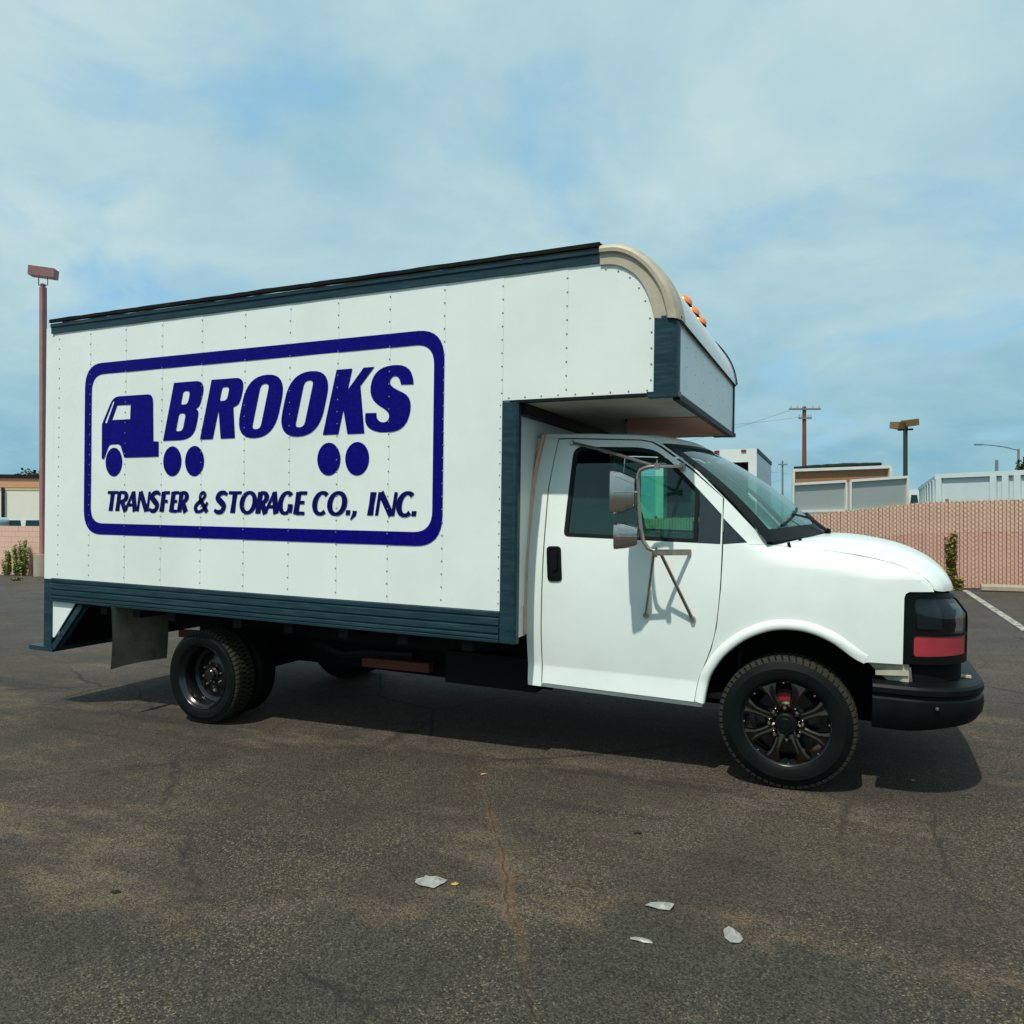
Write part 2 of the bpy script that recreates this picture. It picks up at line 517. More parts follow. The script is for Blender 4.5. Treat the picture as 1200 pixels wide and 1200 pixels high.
def asphalt_mat():
    m, t, b = new_mat('asphalt')
    L = t.links.new
    tc = N(t, 'ShaderNodeTexCoord')
    P = tc.outputs['Object']
    sep = N(t, 'ShaderNodeSeparateXYZ'); L(P, sep.inputs[0])

    def math_(op, a, b_=None, c=None):
        n = N(t, 'ShaderNodeMath', operation=op)
        for i, q in enumerate((a, b_, c)):
            if q is None: continue
            if isinstance(q, (int, float)): n.inputs[i].default_value = q
            else: L(q, n.inputs[i])
        return n.outputs[0]

    def noise(scale, det=5.0, rough=0.55, vec=P, dist=0.0):
        n = N(t, 'ShaderNodeTexNoise', i_Scale=scale, i_Detail=det, i_Roughness=rough, i_Distortion=dist)
        L(vec, n.inputs['Vector'])
        return n.outputs['Fac']

    def rng(v, a, b_, c, d):
        n = N(t, 'ShaderNodeMapRange', i_From_Min=a, i_From_Max=b_, i_To_Min=c, i_To_Max=d)
        L(v, n.inputs[0])
        return n.outputs[0]

    def mix(f, a, b_, mode='MIX'):
        n = N(t, 'ShaderNodeMix', data_type='RGBA', blend_type=mode)
        if isinstance(f, (int, float)): n.inputs[0].default_value = f
        else: L(f, n.inputs[0])
        for i, q in ((6, a), (7, b_)):
            if isinstance(q, tuple): n.inputs[i].default_value = (*q, 1)
            else: L(q, n.inputs[i])
        return n.outputs[2]

    base = mix(rng(noise(0.55, 12, 0.68), 0.36, 0.64, 0, 1), (0.036, 0.030, 0.0225), (0.060, 0.049, 0.036))
    # tan worn patches, drawn out along the driving direction
    mp = N(t, 'ShaderNodeMapping'); mp.inputs['Scale'].default_value = (0.75, 1.9, 1)
    mp.inputs['Rotation'].default_value = (0, 0, R(-14))
    L(P, mp.inputs[0])
    tan = rng(noise(0.85, 14, 0.72, mp.outputs[0], 0.2), 0.535, 0.67, 0, 0.72)
    base = mix(tan, base, (0.135, 0.097, 0.062))
    # dark drips and tyre tracks
    mp2 = N(t, 'ShaderNodeMapping'); mp2.inputs['Scale'].default_value = (0.28, 2.2, 1); mp2.inputs['Location'].default_value = (5, 3, 0)
    mp2.inputs['Rotation'].default_value = (0, 0, R(-17))
    L(P, mp2.inputs[0])
    trk = rng(noise(1.0, 12, 0.66, mp2.outputs[0], 0.4), 0.54, 0.66, 0, 0.75)
    trk = math_('MULTIPLY', trk, rng(sep.outputs[1], 0.5, 4.0, 1.0, 0.15))
    base = mix(trk, base, (0.022, 0.020, 0.018))
    spot = rng(noise(2.3, 5, 0.6), 0.66, 0.74, 0, 0.6)
    base = mix(spot, base, (0.020, 0.018, 0.016))
    base = mix(rng(sep.outputs[1], 0.5, 6.0, 0.0, 0.75), base, mix(rng(noise(0.8, 12, 0.7), 0.35, 0.65, 0, 1), (0.046, 0.042, 0.037), (0.082, 0.074, 0.066)))
    # older grey sealed patch near the camera
    xx, yy = sep.outputs[0], sep.outputs[1]
    edge = math_('ADD', math_('MULTIPLY', math_('MINIMUM', math_('ADD', xx, 0.5), 0.0), 0.40), -1.62)
    ed = math_('SUBTRACT', edge, yy)
    ed = math_('ADD', ed, math_('MULTIPLY', math_('SUBTRACT', noise(2.2, 6), 0.5), 0.9))
    pm = rng(ed, -0.02, 0.07, 0, 0.78)
    rim = math_('MULTIPLY', rng(math_('ABSOLUTE', math_('ADD', ed, 0.05)), 0.0, 0.12, 0.55, 0.0), rng(noise(4.0, 10, 0.7), 0.42, 0.58, 0.15, 1.0))
    base = mix(rim, base, (0.125, 0.088, 0.054))
    base = mix(pm, base, mix(rng(noise(3.0, 10, 0.7), 0.35, 0.65, 0, 1), (0.031, 0.0305, 0.0225), (0.045, 0.043, 0.0315)))
    # aggregate: small stones of differing tone
    vo = N(t, 'ShaderNodeTexVoronoi', i_Scale=150.0); L(P, vo.inputs['Vector'])
    vs = N(t, 'ShaderNodeSeparateColor'); L(vo.outputs['Color'], vs.inputs[0])
    stone = rng(vs.outputs[0], 0.0, 1.0, 0.38, 1.55)
    sc = N(t, 'ShaderNodeVectorMath', operation='SCALE'); L(base, sc.inputs[0]); L(stone, sc.inputs['Scale'])
    lite = rng(math_('MULTIPLY', vs.outputs[1], rng(noise(1.4, 6), 0.35, 0.65, 0.88, 1.08)), 0.88, 0.98, 0, 0.75)
    base = mix(lite, sc.outputs[0], (0.175, 0.135, 0.088))
    vf = N(t, 'ShaderNodeTexVoronoi', i_Scale=290.0); L(P, vf.inputs['Vector'])
    vfs = N(t, 'ShaderNodeSeparateColor'); L(vf.outputs['Color'], vfs.inputs[0])
    fine = rng(vfs.outputs[2], 0.0, 1.0, 0.55, 1.45)
    sc2 = N(t, 'ShaderNodeVectorMath', operation='SCALE'); L(base, sc2.inputs[0]); L(fine, sc2.inputs['Scale'])
    base = sc2.outputs[0]
    # the long rust-stained crack
    w = math_('MULTIPLY', math_('SUBTRACT', noise(3.0, 6, 0.6), 0.5), 0.22)
    dl = math_('ABSOLUTE', math_('ADD', math_('ADD', math_('ADD', xx, 1.970), math_('MULTIPLY', yy, 0.580)), w))
    near = rng(yy, 0.2, 0.6, 1.0, 0.0)
    patchy = rng(noise(2.6, 4), 0.42, 0.60, 0.10, 1.0)
    halo = math_('MULTIPLY', math_('MULTIPLY', rng(dl, 0.0, 0.045, 0.55, 0.0), near), patchy)
    base = mix(halo, base, (0.16, 0.085, 0.042))
    core = math_('MULTIPLY', math_('MULTIPLY', rng(dl, 0.002, 0.007, 0.7, 0.0), near), rng(noise(5.0, 4), 0.36, 0.5, 0.25, 1.0))
    base = mix(core, base, (0.018, 0.015, 0.012))
    # fine transverse cracks and the edge of the patch
    vc2 = N(t, 'ShaderNodeTexVoronoi', feature='DISTANCE_TO_EDGE', i_Scale=0.33)
    wv2 = N(t, 'ShaderNodeTexNoise', i_Scale=1.7, i_Detail=9.0, i_Roughness=0.65); L(P, wv2.inputs['Vector'])
    ad2 = N(t, 'ShaderNodeMix', data_type='VECTOR'); ad2.inputs[0].default_value = 0.30
    L(P, ad2.inputs[4]); L(wv2.outputs['Color'], ad2.inputs[5]); L(ad2.outputs[1], vc2.inputs['Vector'])
    ck2 = math_('MULTIPLY', rng(vc2.outputs['Distance'], 0.0012, 0.0045, 0.7, 0), rng(noise(0.9, 4), 0.44, 0.58, 0, 1))
    base = mix(ck2, base, (0.016, 0.014, 0.012))
    # map cracking
    wv = N(t, 'ShaderNodeTexNoise', i_Scale=1.1, i_Detail=6.0); L(P, wv.inputs['Vector'])
    ad = N(t, 'ShaderNodeMix', data_type='VECTOR'); ad.inputs[0].default_value = 0.22
    L(P, ad.inputs[4]); L(wv.outputs['Color'], ad.inputs[5])
    vc = N(t, 'ShaderNodeTexVoronoi', feature='DISTANCE_TO_EDGE', i_Scale=0.62); L(ad.outputs[1], vc.inputs['Vector'])
    ck = math_('MULTIPLY', rng(vc.outputs['Distance'], 0.003, 0.011, 0.8, 0), rng(noise(0.35, 3), 0.42, 0.56, 0, 1))
    ck = math_('MULTIPLY', ck, rng(yy, -0.9, 0.2, 0.0, 1.0))
    base = mix(ck, base, (0.016, 0.014, 0.013))
    L(base, b.inputs['Base Color'])
    b.inputs['Roughness'].default_value = 0.85
    b.inputs['Specular IOR Level'].default_value = 0.3
    bp = N(t, 'ShaderNodeBump', i_Strength=0.8, i_Distance=0.008)
    hgt = math_('ADD', math_('MULTIPLY', vo.outputs['Distance'], -0.7), math_('MULTIPLY', ck, -1.5))
    hgt = math_('ADD', hgt, math_('MULTIPLY', noise(30, 4), 0.6))
    L(hgt, bp.inputs['Height']); L(bp.outputs[0], b.inputs['Normal'])
    return m


gm = MB()
gxs = [-1500, -400, -150, -80] + [-79 + i * 0.5 for i in range(int(139 / 0.5) - 2)] + [60, 150, 400, 1500]
gys = [-1500, -300, -60, -20, 0, 20, 60, 300, 1500]
for x in gxs:
    for y in gys:
        gm.v.append((x, y, g(max(-79.9, min(59.9, x)))))
for i in range(len(gxs) - 1):
    for j in range(len(gys) - 1):
        a = i * len(gys) + j
        gm.f.append((a, a + len(gys), a + len(gys) + 1, a + 1))
tag(gm.build('asphalt_lot', asphalt_mat(), flat=False, angle=60), kind='structure')

# ------------------------------------------------------------------ the truck
EPS = R(0.84)
YC = 1.03          # centre line of the truck
YB = -0.20         # plane of the cargo box side
TR = empty('box_truck', (0, 0, 0), (0, EPS, 0))
tag(TR, 'large white box truck with navy moving company logo parked on the asphalt', 'truck')


def both(mb, name, mat, parent=TR, angle=None, far=True, flat=False):
    o = mb.build(name, mat, parent, angle, flat)
    if far:
        mb.mirror(YC).build(name, mat, parent, angle, flat)
    return o


# ---- cargo box ------------------------------------------------------------
ZR0, ZR1 = 0.668, 0.868      # base rail
ZT = 3.03                    # underside of the roof rail
XR, XF = -6.11, -0.642       # rear edge, front of the overhang
XW = -1.66                   # bulkhead above the cab
ZO = 2.222                   # overhang floor
FARY = 2 * YC - YB
core = MB()
core.box(XR + 0.02, XW - 0.005, YB + 0.03, FARY - 0.03, ZR0 + 0.02, ZR1 + 0.02)         # floor
core.box(XR + 0.02, -1.15, YB + 0.02, FARY - 0.02, 3.085, 3.115)                       # roof sheet
core.box(XW - 0.03, XW, YB + 0.02, FARY - 0.02, ZR1 + 0.02, ZO - 0.01)                 # bulkhead
BOX = core.build('cargo_box', panelw, TR)
wall = MB().box(XR + 0.1, XW - 0.04, YB + 0.012, YB + 0.02, ZR1, ZT)
wall.box(XW - 0.04, XF - 0.20, YB + 0.012, YB + 0.02, ZO + 0.01, ZT)
both(wall, 'wall_liner', panelw, BOX)

# outline of the front top corner (inner edge of the corner cap), from roof down to the post
cap_in = catmull([(-1.101, 3.012), (-1.015, 3.004), (-0.944, 2.974), (-0.874, 2.919), (-0.825, 2.846), (-0.79, 2.762), (-0.764, 2.659)], 3)
cap_out = catmull([(-1.102, 3.146), (-1.017, 3.145), (-0.955, 3.131), (-0.877, 3.094), (-0.807, 3.038), (-0.739, 2.966), (-0.671, 2.866),
                   (-0.630, 2.770), (-0.609, 2.68), (-0.603, 2.64)], 3)
rx = [-6.11, -5.639, -5.205, -4.785, -4.350, -3.908, -3.474, -3.042, -2.607, -2.176, -1.750, -1.312]
# each sheet of the side laps 2 mm over the one behind it
for i in range(len(rx) - 1):
    x0, x1 = rx[i], rx[i + 1]
    z0 = ZR1 if x1 <= -1.74 else ZO

    def pf(a, b, k=i):
        wob = 0.0016 * mnoise.noise(Vector((a * 2.1, b * 1.7, k * 3.3)))
        return (a, YB - 0.0018 * ((a - rx[k]) / (rx[k + 1] - rx[k])) - 0.0006 + wob, b)
    sh = sheet([(x0 + 0.0008, z0 + 0.002), (x1 + 0.006, z0 + 0.002), (x1 + 0.006, ZT + 0.02), (x0 + 0.0008, ZT + 0.02)], [], pf, 0.14, 0.006)
    both(sh, 'side_panel', panelw, BOX)
pl = [(-1.311, ZO + 0.002), (-0.752, ZO + 0.002), (-0.752, 2.66)] + [(x + 0.012, z + 0.012) for x, z in reversed(cap_in)] + [(-1.311, ZT + 0.018)]
sh = sheet(pl, [], lambda a, b: (a, YB - 0.0006 + 0.0016 * mnoise.noise(Vector((a * 2.1, b * 1.7, 40.0))), b), 0.12, 0.006)
both(sh, 'side_panel', panelw, BOX)

# roof rail: two steps and a dark drip edge above
rr = MB()
prof = [(0.012, ZT - 0.004), (-0.012, ZT - 0.004), (-0.012, ZT + 0.046), (-0.020, ZT + 0.052), (-0.020, ZT + 0.078), (0.0, ZT + 0.086), (0.03, ZT + 0.086)]
xs = [XR - 0.03 + i * (-1.100 - XR + 0.03) / 30 for i in range(31)]
for i, x in enumerate(xs):
    rr.v += [(x, YB + y, z) for y, z in prof]
n = len(prof)
rr.f = [(i * n + j, (i + 1) * n + j, (i + 1) * n + j + 1, i * n + j + 1) for i in range(30) for j in range(n - 1)]
rr.f += [tuple(range(n)), tuple(range(30 * n + n - 1, 30 * n - 1, -1))]
both(rr, 'roof_rail', rail, BOX, 25)
lip = MB()
random.seed(3)
for i in range(61):
    x = XR - 0.035 + i * (-1.102 - XR + 0.035) / 60
    dz = 0.004 * mnoise.noise(Vector((x * 5, 0, 0))) + (0.003 * random.random() if x < -3.2 else 0)
    lip.v += [(x, YB - 0.012, ZT + 0.087), (x, YB - 0.030, ZT + 0.090), (x, YB - 0.028, ZT + 0.116 + dz), (x, YB + 0.10, ZT + 0.122 + dz)]
lip.f = [(i * 4 + j, (i + 1) * 4 + j, (i + 1) * 4 + j + 1, i * 4 + j + 1) for i in range(60) for j in range(3)]
both(lip, 'drip_edge', moss, BOX, 40)

# aluminium corner casting that sweeps from the roof rail down to the front post
N_ = 24


def along(poly, t):
    q = t * (len(poly) - 1)
    i = min(len(poly) - 2, int(q))
    k = q - i
    return poly[i][0] + (poly[i + 1][0] - poly[i][0]) * k, poly[i][1] + (poly[i + 1][1] - poly[i][1]) * k


def capf(u, v):
    xi, zi = along(cap_in, u)
    xo, zo = along(cap_out, u)
    # across: flat side flange, a rib, then a rounded shoulder turning on to the roof
    tab = [(0, 0.0, 0.010), (0.06, 0.0, -0.014), (0.42, 0.46, -0.016), (0.5, 0.53, -0.034), (0.62, 0.68, -0.036), (0.75, 0.82, -0.024),
           (0.87, 0.94, 0.012), (1.0, 1.0, 0.10)]
    s = lerp_tab([(a, b) for a, b, c in tab], v)
    y = lerp_tab([(a, c) for a, b, c in tab], v)
    return (xi + (xo - xi) * s, YB + y, zi + (zo - zi) * s)


cp = MB()
vv = [0, 0.06, 0.24, 0.42, 0.5, 0.62, 0.69, 0.75, 0.81, 0.87, 0.93, 1.0]
for i in range(N_ + 1):
    cp.v += [capf(i / N_, v) for v in vv]
n = len(vv)
cp.f = [(i * n + j, (i + 1) * n + j, (i + 1) * n + j + 1, i * n + j + 1) for i in range(N_) for j in range(n - 1)]
both(cp, 'corner_casting', alu, BOX, 24)

# front corner posts, bulkhead posts, overhang edging
fp = MB()
fp.prism([(-0.764, YB - 0.012), (-0.660, YB - 0.020), (-0.634, YB - 0.008), (-0.622, YB + 0.03), (-0.622, YB + 0.055), (-0.70, YB + 0.055), (-0.764, YB + 0.02)],
         lambda a, b, t: (a, b, 2.225 + t), 2.668 - 2.225)
fp.box(-0.80, -0.616, YB - 0.026, YB + 0.06, 2.196, 2.226)
both(fp, 'corner_post', rail, BOX, 30)
bp_ = MB()
bp_.prism([(-1.742, YB - 0.010), (-1.662, YB - 0.014), (-1.655, YB - 0.020), (-1.640, YB - 0.020), (-1.626, YB - 0.006), (-1.626, YB + 0.035), (-1.742, YB + 0.035)],
          lambda a, b, t: (a, b, ZR0 + t), ZO - 0.012 - ZR0)
both(bp_, 'bulkhead_post', rail, BOX, 25)
ed = MB()
ed.box(XW + 0.002, -0.802, YB - 0.012, YB + 0.03, ZO - 0.018, ZO - 0.001)
both(ed, 'overhang_edge', raildk, BOX)
MB().box(-0.665, -0.622, YB + 0.062, FARY - 0.062, 2.185, 2.222).build('overhang_front_edge', raildk, BOX)
MB().box(XW - 0.002, -0.668, YB + 0.032, FARY - 0.032, ZO - 0.012, ZO + 0.008).build('overhang_floor', under, BOX)
bb = MB().prism([(-1.21, 0.84), (-0.68, 0.86), (-0.68, 2.20), (-1.585, 2.20)], lambda a, b, t: (a, b, ZO - 0.020 + t), 0.0065)  # red-brown quad just under the overhang floor
bb.build('overhang_brown_quad', brownb, BOX)
MB().bar((-1.214, 0.84, ZO - 0.022), (-1.589, 2.20, ZO - 0.022), 0.012, 0.016).build('brown_quad_edge', raildk, BOX)  # dark bar along the slanted edge of the brown quad
MB().box(XW + 0.001, XW + 0.055, YB + 0.05, FARY - 0.05, 2.135, ZO - 0.0135).build('overhang_beam', raildk, BOX)
# front: flat panel below, curved sheet above, dark seam trim between
fr = sheet([(YB + 0.056, 2.224), (FARY - 0.056, 2.224), (FARY - 0.056, 2.655), (YB + 0.056, 2.655)], [],
           lambda a, b: (-0.636 + 0.0025 * mnoise.noise(Vector((a * 2, b * 3, 9))), a, b), 0.12, 0.006, fdir=(-1, 0, 0))
fr.build('front_panel', frontw, BOX)
MB().box(-0.634, -0.612, YB + 0.02, FARY - 0.02, 2.645, 2.664).build('front_seam_trim', raildk, BOX)
co2 = [(x - 0.004, z - 0.003) for x, z in cap_out]


def roofcurve(u, v):
    x, z = along(co2, 1 - u)
    return (x, YB + 0.085 + (FARY - YB - 0.17) * v, z)


MB().grid(roofcurve, 24, 8).build('front_curved_sheet', frontw, BOX, 50)
tm = MB()
tm.tube([(x + 0.004, FARY - 0.075, z + 0.004) for x, z in cap_out], 0.006, 6)
tm.build('far_edge_trim', raildk, BOX)
for y in (0.80, 1.10, 1.40):
    lm = MB()
    x, z = along(co2, 0.47)
    lm.lathe([(0.0, 0.046), (0.026, 0.044), (0.046, 0.032), (0.056, 0.012), (0.058, 0.0)], 12, 0, 0)
    o = lm.build('marker_light', amber, BOX, 40)
    o.matrix_local = Matrix.Translation((x, y, z)) @ Vector((0.62, 0, 0.78)).to_track_quat('Y', 'X').to_matrix().to_4x4() @ Matrix.Diagonal((1.1, 1.0, 0.75, 1))
    bs = MB().lathe([(0.0, 0.010), (0.063, 0.010), (0.066, 0.0)], 12, 0, 0).build('lamp_base', raildk, o)

# base rail with drawn grooves
br = MB()
prof = [(0.02, ZR1), (-0.010, ZR1), (-0.014, ZR1 - 0.006), (-0.014, ZR1 - 0.030), (-0.006, ZR1 - 0.034), (-0.006, ZR1 - 0.042), (-0.018, ZR1 - 0.048),
        (-0.018, ZR1 - 0.086), (-0.008, ZR1 - 0.091), (-0.008, ZR1 - 0.099), (-0.020, ZR1 - 0.105), (-0.020, ZR1 - 0.138), (-0.010, ZR1 - 0.142),
        (-0.010, ZR1 - 0.150), (-0.022, ZR1 - 0.155), (-0.022, ZR1 - 0.172), (-0.012, ZR1 - 0.176), (-0.020, ZR1 - 0.184), (-0.018, ZR0), (0.02, ZR0)]
n = len(prof)
for x in (XR - 0.004, -1.7445):
    br.v += [(x, YB + y, z) for y, z in prof]
br.f = [(j, n + j, n + j + 1, j + 1) for j in range(n - 1)] + [tuple(range(n)), tuple(range(2 * n - 1, n - 1, -1))]
both(br, 'base_rail', rail, BOX, 20)

# rivets: columns up every lap, rows along the bottom and the front edge
rv = MB()


def rivet(x, z, y=YB - 0.003, r=0.0062):
    n = 6
    k = len(rv.v)
    rv.v += [(x + r * math.cos(2 * PI * i / n), y, z + r * math.sin(2 * PI * i / n)) for i in range(n)] + [(x, y - 0.0035, z)]
    rv.f.extend([(k + i, k + (i + 1) % n, k + n) for i in range(n)])


for x in rx[1:]:
    z = (ZR1 if x < -1.751 else ZO) + 0.05
    while z < ZT - 0.01:
        rivet(x + random.uniform(-.002, .002), z, YB - 0.0045)
        z += 0.086
z = ZR1 + 0.04
while z < ZT - 0.02:
    rivet(XR + 0.07, z); z += 0.086
x = -1.70
while x < -0.80:
    rivet(x, ZO + 0.018, YB - 0.0035); x += 0.112
z = 2.30
while z < 2.66:
    rivet(-0.782, z); z += 0.094
for i in range(2, len(cap_in) - 1, 3):
    rivet(cap_in[i][0] - 0.022, cap_in[i][1] - 0.022)
z = 0.92
while z < 2.2:
    rivet(-1.757, z, YB - 0.0045, 0.005); z += 0.075
o = rv.build('rivets', rivetm, BOX, 60)
tag(o, kind='stuff')
rv = MB()
for y in [0.1 + 0.3 * i for i in range(7)]:
    for z in (2.30, 2.42, 2.54):
        k = len(rv.v)
        r = 0.006
        rv.v += [(-0.632, y + r * math.cos(2 * PI * i / 6), z + r * math.sin(2 * PI * i / 6)) for i in range(6)] + [(-0.629, y, z)]
        rv.f.extend([(k + i, k + (i + 1) % 6, k + 6) for i in range(6)])
tag(rv.build('front_rivets', rivetm, BOX, 60), kind='stuff')

# rear frame, roll-up door, step bumper
rf = MB()
rf.box(-6.225, XR - 0.006, YB + 0.004, YB + 0.12, 0.86, ZT + 0.05)
both(rf, 'rear_post', panelw, BOX)
MB().box(-6.225, XR - 0.006, YB + 0.122, FARY - 0.122, 2.86, ZT + 0.06).build('rear_header', panelw, BOX)
for k in range(6):
    MB().box(-6.17, -6.14, YB + 0.124, FARY - 0.124, 0.88 + k * 0.329, 0.88 + k * 0.329 + 0.322).build('door_slat', panelw, BOX)
rb = MB()
rb.box(-6.222, -6.118, YB + 0.002, YB + 0.06, 0.255, 0.858)
both(rb, 'bumper_upright', rail, TR)
gs = MB().prism([(-6.116, 0.665), (-5.82, 0.665), (-6.092, 0.345), (-6.116, 0.345)], lambda a, b, t: (a, YB + 0.012 + t, b), 0.01)
both(gs, 'gusset_plate', panelw, TR)
dg = MB()
dg.bar((-6.10, YB + 0.03, 0.255), (-5.735, YB + 0.03, 0.66), 0.05, 0.055, (0, 1, 0))
dg.bar((-6.06, YB + 0.045, 0.255), (-5.695, YB + 0.045, 0.66), 0.03, 0.02, (0, 1, 0))
both(dg, 'bumper_brace', rail, TR)
MB().box(-6.42, -6.10, YB + 0.0, FARY - 0.0, 0.215, 0.254).build('rear_step', rail, TR)
MB().box(-6.095, -6.085, YB + 0.062, FARY - 0.062, 0.256, 0.66).build('rear_bumper_plate', blackm, TR)
ud = MB()
for x in (-5.9, -5.5, -5.1, -4.7, -4.0, -3.5, -3.0, -2.5, -2.0):
    ud.box(x - 0.04, x + 0.04, YB + 0.04, FARY - 0.04, 0.585, 0.665)
ud.build('cross_members', chassis, TR)
ch = MB()
ch.box(-6.1, -0.6, 0.60, 0.68, 0.40, 0.58)
ch.box(-6.1, -0.6, 2 * YC - 0.68, 2 * YC - 0.60, 0.40, 0.58)
ch.build('chassis_rails', chassis, TR)
MB().tube([(-4.40, 0.1, 0.14), (-4.40, 2 * YC - 0.1, 0.14)], 0.055, 10).build('rear_axle', chassis, TR)
MB().tube([(-4.30, YC, 0.16), (-3.4, YC, 0.20), (-1.2, YC, 0.36)], 0.045, 10).build('drive_shaft', shaft, TR)
MB().tube([(-3.95, 0.72, 0.33), (-3.62, 0.68, 0.27), (-3.35, 0.66, 0.31), (-2.9, 0.64, 0.33)], 0.035, 8).build('exhaust_pipe', shaft, TR)
MB().bar((-3.28, 0.5, 0.275), (-2.655, 0.5, 0.285), 0.07, 0.07).build('red_frame_bar', rust, TR)
ft = MB()
ft.box(-2.50, -1.75, 0.45, 0.69, 0.20, 0.44)
ft.build('fuel_tank', chassis, TR, 30)
MB().box(-3.55, -1.75, 1.52, 2.02, 0.16, 0.60).build('far_light_block', chassis, TR)  # added dark box, keeps far-side light from under the truck
MB().box(-4.745, -1.72, 0.70, 0.72, 0.17, 0.62).build('mid_light_block', blackm, TR)  # black sheet added to block light and darken the underbody
MB().box(-5.22, -4.75, 0.62, 0.64, 0.20, 0.60).build('wheel_light_block', blackm, TR)  # black panel added to close off light beside the rear wheel
MB().box(-5.3, -3.8, 1.30, 1.34, 0.30, 0.66).build('axle_light_block', blackm, TR)  # light blocker added on the far side of the rear axle
MB().bar((-5.05, 0.25, 0.40), (-4.6, 0.25, 0.42), 0.05, 0.06).build('spring_hanger', rust, TR)
fl = MB()


def flapf(u, v):
    return (-5.30 + 0.02 * math.sin(v * 3) - 0.015 * math.sin(u * 5), YB - 0.045 + 0.54 * u, 0.68 - 0.53 * v + 0.01 * math.sin(u * 3))


fl.grid(flapf, 10, 10)
k = len(fl.v)
fl.v += [(x + 0.012, y, z) for x, y, z in fl.v]
fl.f += [tuple(i + k for i in reversed(q)) for q in fl.f]
both(fl, 'mud_flap', flapm, TR, 60)

# ---- printed logo ---------------------------------------------------------
lg = MB()
lt = MB()


def flat_poly(dst, loops, y):
    polys = [[Vector((a, b, 0)) for a, b in lp] for lp in loops]
    flat = [p for lp in polys for p in lp]
    tri = tessellate_polygon(polys)
    dst.add([(p.x, y, p.y) for p in flat], [tuple(q) for q in tri])


YL = YB - 0.0052
rrect = lambda x0, x1, z0, z1, r: rounded([(x0, z0, r), (x1, z0, r), (x1, z1, r), (x0, z1, r)], 8)
flat_poly(lg, [rrect(-5.702, -2.173, 1.271, 2.726, 0.21), rrect(-5.617, -2.252, 1.365, 2.631, 0.145)], YL)
icon = rounded([(-5.484, 1.914), (-5.486, 2.204), (-5.35, 2.432, 0.07), (-4.884, 2.430, 0.06), (-4.874, 2.045), (-4.814, 2.042), (-4.812, 1.919),
                (-5.212, 1.918), (-5.262, 2.031, 0.03), (-5.393, 2.031, 0.03), (-5.457, 1.909)], 4)
flat_poly(lg, [icon, [(-5.301, 2.355), (-5.141, 2.356), (-5.146, 2.236), (-5.361, 2.236)], [(-5.352, 2.393), (-5.334, 2.392), (-5.424, 2.212), (-5.450, 2.215)]], YL)
ell = lambda cx, cz, a, b: [(cx + a * math.cos(2 * PI * i / 28), cz + b * math.sin(2 * PI * i / 28)) for i in range(28)]
for cx, cz, a, b in ((-5.335, 1.883, 0.101, 0.120), (-4.659, 1.879, 0.101, 0.120), (-4.418, 1.877, 0.101, 0.120), (-3.112, 1.871, 0.102, 0.118), (-2.866, 1.870, 0.102, 0.118)):
    flat_poly(lg, [ell(cx, cz, a, b)], YL)
HB = 0.461


def brooks(x0, loops):
    flat_poly(lg, [[(x0 + u + 0.2516 * v, 2.046 + v) for u, v in lp] for lp in loops], YL)


B = rounded([(0, 0), (0, HB), (0.338, HB, 0.10), (0.338, 0.265, 0.06), (0.300, 0.243), (0.338, 0.215, 0.06), (0.335, 0, 0.15)], 6)
brooks(-4.765, [B, rounded([(0.123, 0.283, 0.02), (0.123, 0.388, 0.02), (0.197, 0.388, 0.035), (0.197, 0.283, 0.035)]),
                rounded([(0.123, 0.072, 0.02), (0.123, 0.212, 0.02), (0.197, 0.212, 0.035), (0.197, 0.072, 0.035)])])
Rr = rounded([(0, 0), (0, HB), (0.345, HB, 0.10), (0.345, 0.262, 0.08), (0.283, 0.238), (0.362, 0), (0.216, 0), (0.136, 0.222), (0.134, 0)], 6)
brooks(-4.362, [Rr, rounded([(0.128, 0.292, 0.02), (0.128, 0.398, 0.02), (0.203, 0.398, 0.035), (0.203, 0.292, 0.035)])])
O_ = [rounded([(0, -0.004, 0.19), (0.382, -0.004, 0.19), (0.382, 0.466, 0.19), (0, 0.466, 0.19)], 8),
      rounded([(0.148, 0.062, 0.04), (0.232, 0.062, 0.04), (0.232, 0.400, 0.04), (0.148, 0.400, 0.04)], 6)]
brooks(-3.998, O_)
brooks(-3.586, O_)
brooks(-3.168, [[(0, 0), (0, HB), (0.136, HB), (0.136, 0.312), (0.232, HB), (0.323, HB), (0.238, 0.335), (0.361, 0), (0.2165, 0), (0.136, 0.172), (0.136, 0)]])
Sp = [(-2.511, 2.372), (-2.41, 2.367), (-2.415, 2.42), (-2.445, 2.476), (-2.503, 2.504), (-2.582, 2.509), (-2.66, 2.498), (-2.72, 2.464), (-2.754, 2.407),
      (-2.763, 2.332), (-2.742, 2.28), (-2.697, 2.24), (-2.636, 2.208), (-2.601, 2.174), (-2.606, 2.132), (-2.645, 2.113), (-2.69, 2.127), (-2.71, 2.161),
      (-2.706, 2.185), (-2.799, 2.188), (-2.804, 2.148), (-2.795, 2.105), (-2.754, 2.07), (-2.684, 2.049), (-2.594, 2.048), (-2.516, 2.062), (-2.459, 2.11),
      (-2.431, 2.191), (-2.432, 2.257), (-2.462, 2.3), (-2.52, 2.327), (-2.579, 2.356), (-2.604, 2.386), (-2.595, 2.423), (-2.561, 2.438), (-2.526, 2.423)]
flat_poly(lg, [rounded([(a, b, 0.03 if i not in (0, 1, 18, 19) else 0) for i, (a, b) in enumerate(Sp)], 2)], YL)
lg.build('logo_print', navy, BOX, flat=True)

# second line: a flared sans italic drawn as pen strokes of varying width
HT = 0.163
Tk, Tn = 0.285, 0.150
sid = 0


